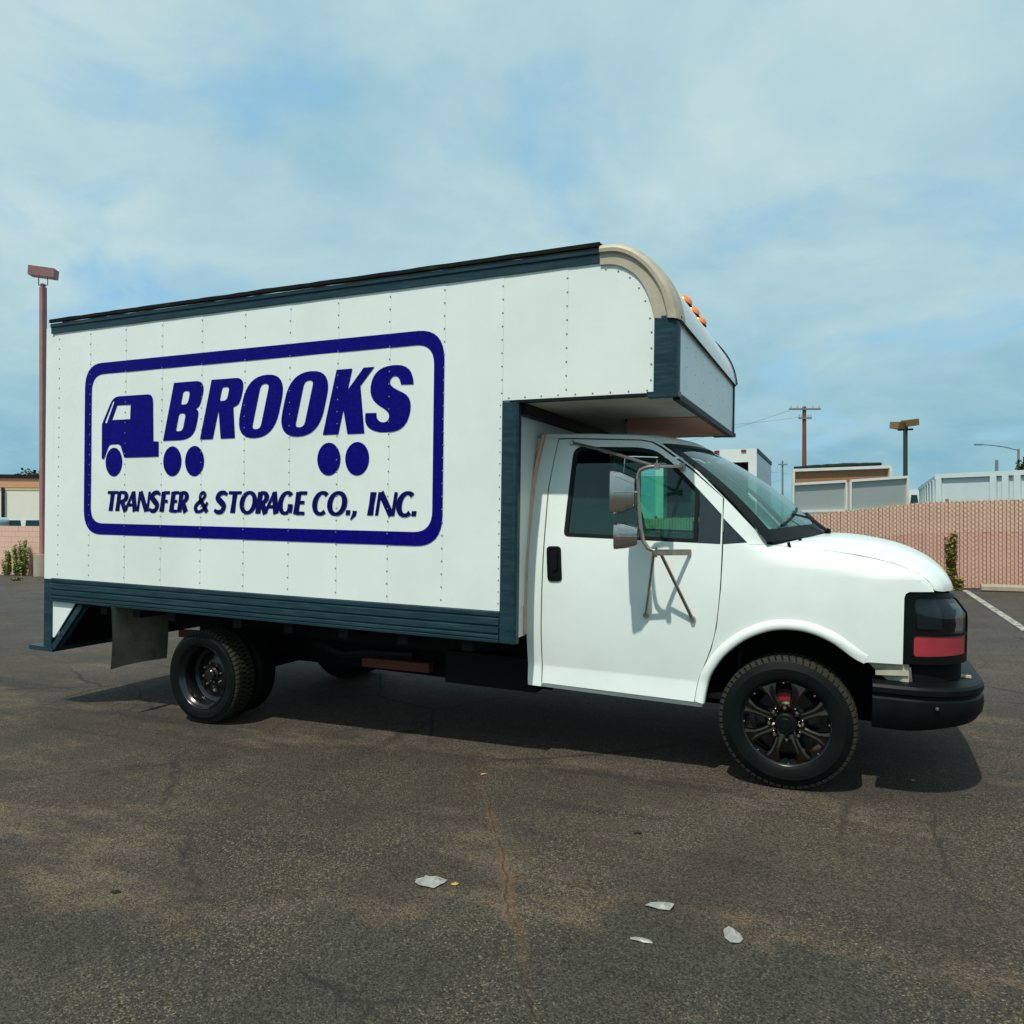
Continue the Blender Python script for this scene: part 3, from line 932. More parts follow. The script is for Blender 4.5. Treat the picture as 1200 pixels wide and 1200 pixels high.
def stroke(pts, wds, x0, Wd):
    global sid
    y = YL - 0.00012 * (sid % 6)
    sid += 1
    P = [Vector((u * Wd, v * HT)) for u, v in pts]
    a, b = [], []
    for i, p in enumerate(P):
        d = (P[min(i + 1, len(P) - 1)] - P[max(i - 1, 0)]).normalized()
        w = (wds[i] if isinstance(wds, list) else wds) * HT / 2
        nrm = Vector((-d.y, d.x)) * w
        a.append(p + nrm); b.append(p - nrm)
    v = [(x0 + q.x + 0.17 * q.y, y, 1.472 + q.y) for q in a + b]
    n = len(P)
    lt.add(v, [(i, i + 1, n + i + 1, n + i) for i in range(n - 1)])


def arc(cx, cz, rx_, rz_, a0, a1, n=22):
    pts, w = [], []
    for i in range(n + 1):
        t = R(a0 + (a1 - a0) * i / n)
        pts.append((cx + rx_ * math.cos(t), cz + rz_ * math.sin(t)))
        w.append(Tn + (Tk - Tn) * abs(math.cos(t)) ** 1.4)
    return pts, w


def glyph(c, x0, x1):
    Wd = x1 - x0 - 0.17 * HT * 0.6
    hw = Tk / 2 * HT / Wd          # half stem in letter widths
    st = lambda p, w: stroke(p, w, x0, Wd)
    if c == 'T':
        st([(0.5, 0), (0.5, 0.5), (0.5, 1)], [Tk * 1.1, Tk * 0.95, Tk * 1.1]); st([(0, 0.955), (1, 0.955)], Tn)
    elif c == 'I':
        st([(0.5, 0), (0.5, 0.5), (0.5, 1)], [Tk * 1.1, Tk * 0.95, Tk * 1.1])
    elif c in 'FE':
        st([(hw, 0), (hw, 0.5), (hw, 1)], [Tk * 1.1, Tk * 0.95, Tk * 1.05])
        st([(hw, 0.955), (0.98, 0.955)], Tn); st([(hw, 0.53), (0.86, 0.53)], Tn)
        if c == 'E': st([(hw, 0.045), (1.0, 0.045)], Tn)
    elif c == 'R':
        st([(hw, 0), (hw, 0.5), (hw, 1)], [Tk * 1.1, Tk * 0.95, Tk * 1.05])
        p, w = arc(0.42, 0.735, 0.40, 0.225, 90, -90)
        st([(hw, 0.96)] + p + [(hw, 0.51)], [Tn] + w + [Tn])
        st([(0.45, 0.52), (0.92, 0.0)], [Tk * 0.9, Tk * 1.1])
    elif c == 'A':
        st([(0.06, 0), (0.58, 1)], [Tn * 1.2, Tn]); st([(0.56, 1), (0.92, 0)], [Tk, Tk * 1.1]); st([(0.24, 0.32), (0.80, 0.32)], Tn)
    elif c == 'N':
        st([(0.06, 0), (0.06, 1)], Tn * 1.1); st([(0.10, 0.99), (0.86, 0.02)], Tk); st([(0.94, 0), (0.94, 1)], Tn * 1.1)
    elif c == 'O':
        p, w = arc(0.5, 0.5, 0.44, 0.47, 0, 360, 32); st(p, w)
    elif c == 'C':
        p, w = arc(0.56, 0.5, 0.48, 0.47, 48, 312, 28); st(p, w)
    elif c == 'G':
        p, w = arc(0.54, 0.5, 0.46, 0.47, 48, 300, 28); st(p, w); st([(0.88, 0.06), (0.88, 0.45)], Tk)
    elif c == 'S':
        p = catmull([(0.95, 0.86), (0.66, 0.96), (0.30, 0.90), (0.20, 0.70), (0.48, 0.53), (0.78, 0.34), (0.70, 0.10), (0.36, 0.035), (0.04, 0.13)], 5)
        n = len(p)
        st(p, [Tn + (Tk * 1.05 - Tn) * math.sin(PI * i / (n - 1)) ** 1.2 for i in range(n)])
    elif c == '&':
        p = catmull([(0.98, 0.03), (0.62, 0.38), (0.34, 0.68), (0.36, 0.90), (0.54, 0.96), (0.68, 0.84), (0.54, 0.64), (0.20, 0.42), (0.08, 0.22), (0.26, 0.04),
                     (0.56, 0.08), (0.80, 0.28), (0.92, 0.50)], 5)
        n = len(p)
        st(p, [Tk * 0.82 if i < 10 else Tn * 1.05 if i < 32 else Tk * 0.75 if i < 45 else Tn for i in range(n)])
    elif c == '.':
        st([(0.5, 0.0), (0.5, 0.215)], Tk * 0.80)
    elif c == ',':
        st([(0.72, 0.19), (0.70, 0.02), (0.1, -0.20)], [Tk * 0.8, Tk * 0.75, 0.05])


line2 = [('T', -5.432, -5.29), ('R', -5.312, -5.16), ('A', -5.205, -5.052), ('N', -5.055, -4.912), ('S', -4.922, -4.792), ('F', -4.798, -4.69), ('E', -4.690, -4.588),
         ('R', -4.602, -4.482), ('&', -4.420, -4.262), ('S', -4.212, -4.072), ('T', -4.082, -3.935), ('O', -3.945, -3.785), ('R', -3.789, -3.665),
         ('A', -3.705, -3.564), ('G', -3.572, -3.436), ('E', -3.428, -3.310), ('C', -3.255, -3.115), ('O', -3.120, -2.958), ('.', -2.962, -2.905),
         (',', -2.915, -2.858), ('I', -2.782, -2.704), ('N', -2.706, -2.540), ('C', -2.538, -2.400), ('.', -2.418, -2.362)]
for c, a, b in line2:
    lt = MB()
    glyph(c, a, b)
    lt.build('printed_letter', navyd, BOX, flat=True)

# ---- cab body -------------------------------------------------------------
ZS = [(-0.30, 1.352), (-0.114, 1.335), (0.2, 1.308), (0.36, 1.286), (0.5, 1.258), (0.6, 1.226), (0.656, 1.198), (0.695, 1.162), (0.722, 1.116), (0.74, 1.09)]
RS = 0.11


def sy(x, z):
    if z < 0.5:
        y = 0.032 - (0.5 - z) * 0.15
    else:
        y = 0.02 + 0.012 * (max(0, 0.80 - z) / 0.3) ** 2
    t = max(0, z - 0.85)
    if z <= 1.335:
        y += 0.16 * t * t
    else:
        y += 0.0376 + (z - 1.335) * 0.175 + 0.03 * (z - 1.335) ** 2
    y += 0.30 * max(0, min(x, 0.576) - 0.35) ** 2
    if x > 0.576:
        y += 0.37 * (1 - math.sqrt(max(0, 1 - (min(x, 0.9) - 0.576) ** 2 / 0.345 ** 2)))
    w = sstep(-0.30, 0.05, x)
    if w > 0:
        zt = lerp_tab(ZS, x)
        rs = RS * (1 - sstep(0.42, 0.73, x)) + 0.012
        q = min(rs, max(0, z - (zt - rs)))
        y += w * (rs - math.sqrt(max(0, rs * rs - q * q)))
    return y


SF = lambda x, z: (x, sy(x, z), z)
SI = lambda d: (lambda x, z: (x, sy(x, z) + d, z))
rows = (0.492, 0.508)
arch_in = catmull([(0.383, 0.700), (0.327, 0.728), (0.255, 0.780), (0.18, 0.821), (0.10, 0.848), (0.027, 0.858), (-0.05, 0.856), (-0.125, 0.840), (-0.21, 0.804), (-0.283, 0.757),
                   (-0.364, 0.681), (-0.415, 0.61), (-0.453, 0.538), (-0.473, 0.46), (-0.484, 0.378)], 3)
win = rounded([(-1.390, 1.953, 0.07), (-1.413, 1.352, 0.035), (-0.545, 1.335, 0.02), (-0.545, 1.655), (-0.640, 1.752), (-0.736, 1.843, 0.02), (-0.832, 1.912, 0.04), (-0.935, 1.936, 0.05)], 5)
hole = rounded([(-1.390, 1.953, 0.07), (-1.413, 1.352, 0.035), (-0.408, 1.333), (-0.408, 1.512), (-0.545, 1.657), (-0.640, 1.754), (-0.736, 1.845, 0.02), (-0.832, 1.914, 0.04), (-0.935, 1.938, 0.05)], 5)
door_front = catmull([(-0.405, 1.614), (-0.399, 1.364), (-0.403, 1.067), (-0.423, 0.838), (-0.452, 0.707), (-0.500, 0.57), (-0.526, 0.494), (-0.543, 0.378)], 4)
door = [(-1.530, 0.388), (-1.541, 0.724), (-1.541, 1.03), (-1.541, 1.668), (-1.518, 1.87), (-1.498, 2.004), (-1.40, 2.004), (-0.935, 1.981), (-0.86, 1.965), (-0.80, 1.930), (-0.60, 1.784)] + door_front
for far in (0, 1):
    fix = (lambda mb: mb.mirror(YC)) if far else (lambda mb: mb)
    D = fix(sheet(door, [hole], SF, 0.05, 0.02, rows)).build('door', paint, TR, 40)
    # window: rubber ring, pane, black sail patch
    w1, w2 = inset(win, 0.002), inset(win, 0.026)
    fix(sheet(w1, [w2], SI(0.004), 0.08, 0.02)).build('window_seal', seal, D)
    pane = [(a, min(b, 1.838)) for a, b in inset(win, 0.020)]
    fix(sheet([p for i, p in enumerate(pane) if p[1] < 1.837 or pane[i - 1][1] < 1.837 or pane[(i + 1) % len(pane)][1] < 1.837], [], SI(0.017), 0.10, 0.006)).build('window_pane', glassm, D, 60)
    fix(sheet(rounded([(-0.540, 1.646), (-0.540, 1.338), (-0.412, 1.337), (-0.412, 1.508)]), [], SI(-0.002), 0.06, 0.02)).build('sail_patch', patch, D)
    # handle: dished black surround with a bar
    hd = MB()
    hp = rounded([(-1.524, 1.287, 0.03), (-1.424, 1.289, 0.03), (-1.404, 1.062, 0.03), (-1.504, 1.057, 0.03)], 5)
    hb = sheet(hp, [inset(hp, 0.014)], SI(-0.008), 0.03, 0.02)
    hb.add(*(lambda q: (q.v, q.f))(sheet(inset(hp, 0.013), [], SI(-0.0025), 0.03, 0.0)))
    hd = fix(hb).build('door_handle', black, D)
    b2 = MB()
    b2.prism(rounded([(-1.484, 1.262, 0.012), (-1.446, 1.262, 0.012), (-1.440, 1.135, 0.012), (-1.474, 1.135, 0.012)], 4), lambda a, b, t: (a, sy(a, b) - 0.016 + t, b), 0.02)
    b2.lathe([(0.0, -0.004), (0.012, -0.002), (0.012, 0.01)], 10, -1.452, 1.088, sy(-1.45, 1.09))
    fix(b2).build('handle_bar', black, D)
    # body strips round the door
    qp = [(-1.600, 2.020), (-1.628, 1.85), (-1.652, 1.640), (-1.652, 0.778), (-1.634, 0.40), (-1.628, 0.365), (-1.536, 0.365), (-1.549, 0.724), (-1.549, 1.03), (-1.549, 1.668), (-1.526, 1.87), (-1.506, 2.010)]
    fix(sheet(qp, [], SF, 0.05, 0.02, rows)).build('rear_quarter', paint, TR, 40)
    fix(sheet([(-1.672, 2.02), (-1.594, 2.02), (-1.622, 1.85), (-1.645, 1.64), (-1.645, 0.70), (-1.672, 0.70)], [], SI(0.014), 0.1, 0.02)).build('rear_return', paint, TR, 40)
    ap = [(-1.60, 2.043), (-1.30, 2.036), (-1.035, 2.022), (-0.93, 2.014), (-0.863, 1.998), (-0.800, 1.958), (-0.680, 1.872), (-0.554, 1.772), (-0.350, 1.567), (-0.149, 1.354), (-0.149, 1.337),
          (-0.243, 1.337), (-0.397, 1.492), (-0.397, 1.612), (-0.595, 1.795), (-0.796, 1.942), (-0.858, 1.974), (-0.934, 1.989), (-1.40, 2.012), (-1.50, 2.013), (-1.60, 2.020)]
    fix(sheet(ap, [], SF, 0.04, 0.03)).build('door_pillar', paint, TR, 40)
    fix(sheet([(-0.392, 1.486), (-0.250, 1.339), (-0.392, 1.339)], [], SI(0.004), 0.05, 0.02)).build('fixed_sail_patch', patch, TR)
    fix(sheet([(-1.628, 0.362), (-0.500, 0.346), (-0.490, 0.372), (-0.546, 0.374), (-1.53, 0.383)], [], lambda x, z: (x, 0.016 + (0.383 - z) * 0.5, z), 0.06, 0.06)).build('sill', paint, TR, 40)
    fd = [(-0.391, 1.333)] + [(x, lerp_tab(ZS, x) - 0.0005) for x in [-0.25, -0.114, 0.0, 0.1, 0.2, 0.3, 0.4, 0.5, 0.56, 0.61, 0.656, 0.680, 0.700, 0.715]]
    fd += [(0.720, 1.108), (0.600, 1.104), (0.582, 1.092, ), (0.575, 1.070), (0.573, 0.90), (0.572, 0.708), (0.40, 0.706)] + arch_in
    fd += [(-0.538, 0.378), (-0.519, 0.494), (-0.493, 0.57), (-0.445, 0.707), (-0.416, 0.838), (-0.396, 1.067), (-0.391, 1.25)]
    zr = tuple(rows) + tuple(1.15 + 0.02 * i for i in range(10))
    fix(sheet(fd, [], SF, 0.045, 0.02, zr)).build('fender', paint, TR, 45)
    # flared lip round the wheel arch and the dark liner behind it
    A = arch_in
    fp_, ln = MB(), MB()
    cen = Vector((-0.03, 0.45))
    m = 6
    for i, (x, z) in enumerate(A):
        d = (Vector(A[min(i + 1, len(A) - 1)]) - Vector(A[max(i - 1, 0)])).normalized()
        nr = Vector((d.y, -d.x))
        if nr.dot(Vector((x, z)) - cen) < 0: nr = -nr
        tp_ = sstep(-1, 9, i)
        for o_, dy in ((-0.004, 0.030), (-0.004, -0.012), (0.006, -0.021), (0.026, -0.021), (0.046, -0.013), (0.056, 0.003)):
            p = Vector((x, z)) + nr * o_
            p.y = max(p.y, 0.372)
            fp_.v.append((p.x, sy(p.x, min(p.y, 0.93)) + (dy if dy > 0 else dy * tp_ - 0.001), p.y))
        ln.v += [(x, sy(x, z) + 0.028, z), (x * 1.0, 0.55, z + 0.02)]
    fp_.f = [(i * m + j, (i + 1) * m + j, (i + 1) * m + j + 1, i * m + j + 1) for i in range(len(A) - 1) for j in range(m - 1)]
    ln.f = [(2 * i, 2 * i + 2, 2 * i + 3, 2 * i + 1) for i in range(len(A) - 1)]
    fix(fp_).build('arch_flare', paint, TR, 50)
    ln.box(-0.60, 0.56, 0.551, 0.56, 0.25, 1.0)
    fix(ln).build('arch_liner', blackm, TR)
    # front corner: headlight wrapped round the nose
    X0 = 0.576

    def corner(x_, z_, d=0.0):
        """x_ = arc position from the side (0) to the front (0.62)"""
        ph = min(1.0, max(0.0, x_ / 0.54)) * PI / 2
        yb = sy(X0, min(z_, 1.05))
        ext = max(0, x_ - 0.54)
        lean = 0.62 * max(0.0, z_ - 0.975)
        return (X0 + (0.345 - d) * math.sin(ph) - lean * math.sin(ph) - (d * 0 if ph else 0), yb + 0.37 - (0.37 - d) * math.cos(ph) + ext, z_)
    CF = lambda d: (lambda a, b: corner(a, b, d))
    bz = rounded([(0.0, 0.712, 0.02), (0.44, 0.712, 0.02), (0.46, 1.00, 0.02), (0.43, 1.085, 0.04), (0.14, 1.106), (0.0, 1.088, 0.05)], 5)
    lens = rounded([(0.055, 0.886, 0.02), (0.44, 0.876, 0.02), (0.445, 1.00, 0.02), (0.41, 1.066, 0.03), (0.055, 1.068, 0.04)], 5)
    turn = rounded([(0.048, 0.755, 0.02), (0.42, 0.762, 0.02), (0.43, 0.862, 0.01), (0.048, 0.868, 0.02)], 5)
    dirv = (-0.3, 0.95, 0)
    H = fix(sheet(bz, [lens, turn], CF(0.0), 0.035, 0.05, fdir=dirv)).build('headlight', black, TR, 50)
    fix(sheet(inset(lens, -0.01), [], CF(0.060), 0.04, 0.0)).build('headlight_bowl', blackm, H)
    rfb = MB()
    for k in range(3):
        pass
    rfb.add(*(lambda q: (q.v, q.f))(sheet(rounded([(0.070, 0.905, 0.01), (0.215, 0.90, 0.01), (0.215, 1.050, 0.01), (0.070, 1.050, 0.02)]), [], CF(0.022), 0.03, 0.03, fdir=dirv)))
    fix(rfb).build('reflector', patch, H)
    fix(sheet(lens, [], CF(0.006), 0.04, 0.0)).build('lens', smoke, H, 60)
    fix(sheet(turn, [], CF(0.004), 0.04, 0.02, fdir=dirv)).build('turn_signal', turnm, H, 60)
    # apron under the lamp, and the bare bracket beside it
    fix(sheet([(0.06, 0.60), (0.50, 0.60), (0.50, 0.708), (0.05, 0.708)], [], CF(0.03), 0.05, 0.02, fdir=dirv)).build('lamp_apron', blackm, TR)
    bk = MB()
    bk.prism([(0.40, 0.700), (0.575, 0.704), (0.575, 0.590), (0.52, 0.592), (0.46, 0.64)], lambda a, b, t: (a, 0.075 + t + 0.02 * math.sin(a * 40), b), 0.02)
    bk.prism([(0.575, 0.705), (0.605, 0.705), (0.605, 0.595), (0.575, 0.595)], lambda a, b, t: (a, 0.060 + t, b), 0.015)
    bk.bar((0.44, 0.06, 0.65), (0.60, 0.06, 0.66), 0.02, 0.03)
    fix(bk).build('bumper_bracket', bracket, TR)
    # trim strip of foam between cab and box
    gk = MB()
    gk.tube(catmull([(-1.612, sy(-1.6, 2.03) - 0.010, 2.035), (-1.640, sy(-1.6, 1.85) - 0.010, 1.85), (-1.658, sy(-1.6, 1.62) - 0.008, 1.62), (-1.664, sy(-1.6, 1.2) - 0.008, 1.2),
                     (-1.664, sy(-1.6, 0.95) - 0.008, 0.95), (-1.660, sy(-1.6, 0.7) - 0.008, 0.70)], 5), 0.015, 8)
    fix(gk).build('gasket_strip', gasket, TR, 60)

# ---- bonnet, windscreen, roof -------------------------------------------
def hoodf(s, t):
    """s from cowl to nose, t from the near seam to the far seam"""
    q = 2 * t - 1
    k = 1 - q * q
    xa = -0.116 + 0.26 * k ** 0.8
    za = 1.334 + 0.060 * k ** 0.7
    aq = abs(q)
    # front edge runs round the nose above the lamps, along the same curve as the lamp units
    y_side = sy(0.576, 1.05)
    if aq > 0.62:
        ph = R(25) + (R(90) - R(25)) * (1 - aq) / 0.38
        x1 = 0.576 + 0.345 * math.sin(ph)
        y1 = y_side + 0.37 * (1 - math.cos(ph))
    else:
        x1 = 0.921 + 0.03 * (1 - (aq / 0.62) ** 2)
        y1 = y_side + 0.37 + (YC - y_side - 0.37) * (1 - aq / 0.62)
    x1 += 0.004 - 0.080 * max(0.0, min(1.0, (x1 - 0.722) / 0.15))
    z1 = 1.110 - 0.018 * k
    ya = 0.160 + (YC - 0.160) * (1 - aq)
    e = s ** 2.2
    y0 = ya * (1 - e) + y1 * e
    zz = z1 + (za - z1) * math.sqrt(max(0, 1 - s ** 2.35))
    crease = 0.022 * math.exp(-((aq - 0.70) / 0.055) ** 2) * math.sin(PI * min(1, s * 1.02)) ** 0.7
    xx = xa + (x1 - xa) * s
    seam_w = max(0, 1 - (1 - aq) / 0.09)
    if seam_w > 0:
        # the seam edge follows the fender top exactly
        xs_ = min(0.722, -0.116 + 0.838 * s)
        zt = lerp_tab(ZS, xs_)
        xx = xx * (1 - seam_w) + xs_ * seam_w
        zz = zz * (1 - seam_w) + (zt + 0.001) * seam_w
        y0 = y0 * (1 - seam_w) + (sy(xs_, zt - 0.0005) + 0.005) * seam_w
    if q > 0: y0 = 2 * YC - y0
    return (xx, y0, zz + crease * (1 - seam_w))


hm = MB()
ss = [1 - (1 - i / 30) ** 1.7 for i in range(31)]
tt = [0, 0.01, 0.025, 0.05] + [0.075 + 0.025 * i for i in range(35)] + [0.95, 0.975, 0.99, 1.0]
for s in ss:
    hm.v += [hoodf(s, t) for t in tt]
n = len(tt)
hm.f = [(i * n + j, (i + 1) * n + j, (i + 1) * n + j + 1, i * n + j + 1) for i in range(30) for j in range(n - 1)]
HOOD = hm.build('hood', paint, TR, 60)


def wsf(u, v, d=0.0):
    """u across (near to far), v from cowl up to the roof"""
    q = 2 * u - 1
    k = 1 - q * q
    xb, zb = -0.146 + 0.30 * k ** 0.85, 1.350 + 0.036 * k
    xt, zt = -0.797 + 0.170 * k ** 0.85, 1.956 + 0.018 * k
    yb = 0.070 + (2 * YC - 0.140) * u
    yt = sy(-0.8, 1.96) - 0.002 + (2 * YC - 2 * sy(-0.8, 1.96) + 0.004) * u
    bow = 0.045 * math.sin(PI * v) * (0.8 + 0.2 * k)
    return (xb + (xt - xb) * v + bow * 0.68 + d * 0.68, yb + (yt - yb) * v, zb + (zt - zb) * v + bow * 0.73 + d * 0.73)


fu, fv0, fv1 = 0.040, 0.10, 0.955
MB().grid(lambda a, b: wsf(fu * 0.6 + (1 - 1.2 * fu) * a, fv0 * 0.6 + (0.98 - fv0 * 0.6) * b), 24, 14).build('windscreen', glassw, TR, 60)
ws = bpy.data.objects['windscreen']
fm = MB()
for (a0, a1, b0, b1) in ((0, fu, 0, 1), (1 - fu, 1, 0, 1), (fu, 1 - fu, 0, fv0), (fu, 1 - fu, fv1, 1)):
    fm.grid(lambda a, b: wsf(a0 + (a1 - a0) * a, b0 + (b1 - b0) * b, 0.005), 12 if a1 - a0 > 0.5 else 2, 14 if b1 - b0 > 0.5 else 2)
fm.build('windscreen_surround', seal, ws, 60)


def rooff(u, v):
    """u from rear to windscreen, v across"""
    q = 2 * v - 1
    k = 1 - q * q
    e = [(-1.62, 2.044), (-1.30, 2.037), (-1.035, 2.023), (-0.93, 2.015), (-0.863, 1.997), (-0.800, 1.957)]
    xe, ze = along(e, u)
    xf = -1.62 + (xe + 1.62) * (1 + 0.21 * k ** 0.85)
    y0 = sy(-1, ze) - 0.002
    zc = ze + (0.030 - 0.012 * u ** 3) * k ** 0.65
    return (xf, y0 + (2 * YC - 2 * y0) * v, zc)


MB().grid(rooff, 20, 28).build('cab_roof', paint, TR, 60)
cw = MB()
cw.grid(lambda a, b: tuple(Vector(hoodf(0.0, 0.02 + 0.96 * a)) * (1 - b) + Vector(wsf(0.02 + 0.96 * a, 0.02)) * b + Vector((0, 0, -0.012))), 24, 2)
cw.build('cowl_panel', black, TR, 60)
# wipers lying on the glass
for u0, u1, p in ((0.10, 0.36, 0.43), (0.50, 0.78, 0.86)):
    wm = MB()
    piv = Vector(wsf(p, 0.0, 0.03))
    mid = Vector(wsf((u0 + p) / 2 + 0.04, 0.12, 0.045))
    tip = Vector(wsf((u0 + u1) / 2, 0.19, 0.022))
    wm.tube([piv, mid, tip], [0.012, 0.009, 0.006], 6)
    wm.lathe([(0.0, -0.02), (0.022, -0.02), (0.022, 0.02), (0.0, 0.02)], 10, piv.x, piv.z, piv.y)
    bl = [wsf(u0 + (u1 - u0) * i / 8, 0.11 + 0.13 * i / 8, 0.014) for i in range(9)]
    wm.tube(bl, 0.009, 6)
    wm.build('wiper', black, ws)
nz = MB()
nz.tube([(0.02, 0.30, 1.362), (0.03, 0.30, 1.375)], 0.012, 6)
nz.build('washer_nozzle', black, HOOD)
MB().tube([(-0.03, 0.155, 1.352), (-0.022, 0.15, 1.322)], 0.010, 6).build('hood_bumper', black, HOOD)

# ---- cab shell interior ----------------------------------------------------
ci = MB()
bkp = [(sy(-1.6, z) + 0.03, z) for z in (0.40, 0.8, 1.1, 1.34, 1.6, 1.85, 2.03)]
ci.prism(bkp + [(2 * YC - a, b) for a, b in reversed(bkp)], lambda a, b, t: (-1.645 + t, a, b), 0.01)
ci.box(-1.634, -0.30, 0.06, 2 * YC - 0.06, 0.40, 0.43)
ci.box(-0.30, -0.28, 0.09, 2 * YC - 0.09, 0.40, 1.32)
ci.box(-0.27, 0.56, 0.57, 2 * YC - 0.57, 0.30, 1.05)
ci.build('cab_inner_panels', blackm, TR)
hl = MB().grid(lambda a, b: tuple(Vector(rooff(a * 0.95, 0.03 + 0.94 * b)) + Vector((0, 0, -0.03))), 8, 10)
hl.build('headliner', seatm, TR)
db = MB()
db.prism([(-0.14, 1.36), (-0.30, 1.37), (-0.52, 1.33), (-0.56, 1.24), (-0.50, 1.05), (-0.25, 1.0), (-0.14, 1.30)], lambda a, b, t: (a, 0.13 + t, b), 2 * YC - 0.26)
db.build('dashboard', dash, TR, 30)
for yc in (0.52, 2 * YC - 0.52):
    se = MB()
    se.prism(rounded([(-1.34, 0.80, 0.05), (-0.82, 0.84, 0.06), (-0.82, 0.96, 0.06), (-1.30, 0.94, 0.03)], 4), lambda a, b, t: (a, yc - 0.25 + t, b), 0.50)
    st_ = se.build('seat', seatm, TR, 40)
    sb = MB()
    sb.prism(rounded([(-1.30, 0.92, 0.03), (-1.17, 0.95, 0.04), (-1.33, 1.55, 0.05), (-1.44, 1.53, 0.05)], 4), lambda a, b, t: (a, yc - 0.24 + t, b), 0.48)
    sb.build('seat_back', seatm, st_, 40)
    hr_ = MB()
    hr_.prism(rounded([(-1.36, 1.56, 0.03), (-1.44, 1.56, 0.03), (-1.46, 1.74, 0.04), (-1.37, 1.74, 0.04)], 4), lambda a, b, t: (a, yc - 0.13 + t, b), 0.26)
    hr_.build('headrest', seatm, st_, 40)
sw = MB()
cw_ = Vector((-0.72, 2 * YC - 0.52, 1.27))
rng_ = [cw_ + Vector((0.06 * math.cos(a) * 1.3, 0.19 * math.sin(a), 0.17 * math.cos(a))) for a in [2 * PI * i / 20 for i in range(21)]]
sw.tube(rng_, 0.014, 6)
sw.tube([cw_ + Vector((0, -0.18, 0)), cw_, cw_ + Vector((0, 0.18, 0))], 0.016, 6)
sw.tube([cw_, cw_ + Vector((0.25, 0, -0.12))], 0.03, 8)
sw.build('steering_wheel', black, TR)
rm = MB()
rm.prism(rounded([(YC - 0.13, 1.80, 0.02), (YC + 0.13, 1.80, 0.02), (YC + 0.13, 1.87, 0.02), (YC - 0.13, 1.87, 0.02)]), lambda a, b, t: (-0.66 + t, a, b), 0.03)
rm.tube([(-0.645, YC, 1.85), (-0.58, YC, 1.93)], 0.01, 6)
rm.build('interior_mirror', black, TR)

# ---- front: grille and bumper ---------------------------------------------
gr = MB()
gr.box(0.80, 0.83, 0.42, 2 * YC - 0.42, 0.60, 1.085)
GR = gr.build('grille', blackm, TR)
for k in range(6):
    MB().box(0.831, 0.870, 0.45, 2 * YC - 0.45, 0.665 + k * 0.07, 0.70 + k * 0.07).build('grille_bar', black, GR)
bm = MB()
bprof = [(-0.17, 0.610), (-0.05, 0.606), (-0.012, 0.598), (0.0, 0.584), (0.0, 0.556), (-0.014, 0.546), (-0.014, 0.532), (-0.003, 0.522), (0.002, 0.48), (-0.004, 0.42), (-0.030, 0.362), (-0.07, 0.345), (-0.18, 0.342)]
pth = [(0.425, -0.022, 0, -1), (0.53, -0.024, 0, -1), (0.60, -0.024, 0, -1)]
for i in range(1, 13):
    a = i / 12 * PI / 2
    pth.append((0.60 + 0.405 * math.sin(a), 0.42 - 0.444 * math.cos(a), math.sin(a), -math.cos(a)))
pth.append((1.02, YC, 1, 0))
full = pth + [(x, 2 * YC - y, nx, -ny) for x, y, nx, ny in reversed(pth[:-1])]
m = len(bprof)
for x, y, nx, ny in full:
    fr_ = max(0, nx)
    for o_, z in bprof:
        zl = z + 0.045 * fr_ * max(0, (0.50 - z) / 0.16)
        oo = o_ * (0.55 if (o_ < -0.1 and nx < 0.2) else 1.0)
        bm.v.append((x + nx * oo, y + ny * oo, zl))
bm.f = [(i * m + j, (i + 1) * m + j, (i + 1) * m + j + 1, i * m + j + 1) for i in range(len(full) - 1) for j in range(m - 1)]
bm.f += [tuple(range(m - 1, -1, -1)), tuple(range((len(full) - 1) * m, len(full) * m))]
BUMP = bm.build('front_bumper', black, TR, 35)
MB().box(0.880, 0.935, 0.335, 0.365, 0.610, 0.622).build('bumper_pale_bit', bracket, BUMP)  # small pale block on the bumper top
bl = MB().lathe([(0.0, -0.004), (0.008, -0.003), (0.010, 0.004)], 8, 0.735, 0.495, -0.012)
bl.build('bumper_bolt', dull, BUMP)


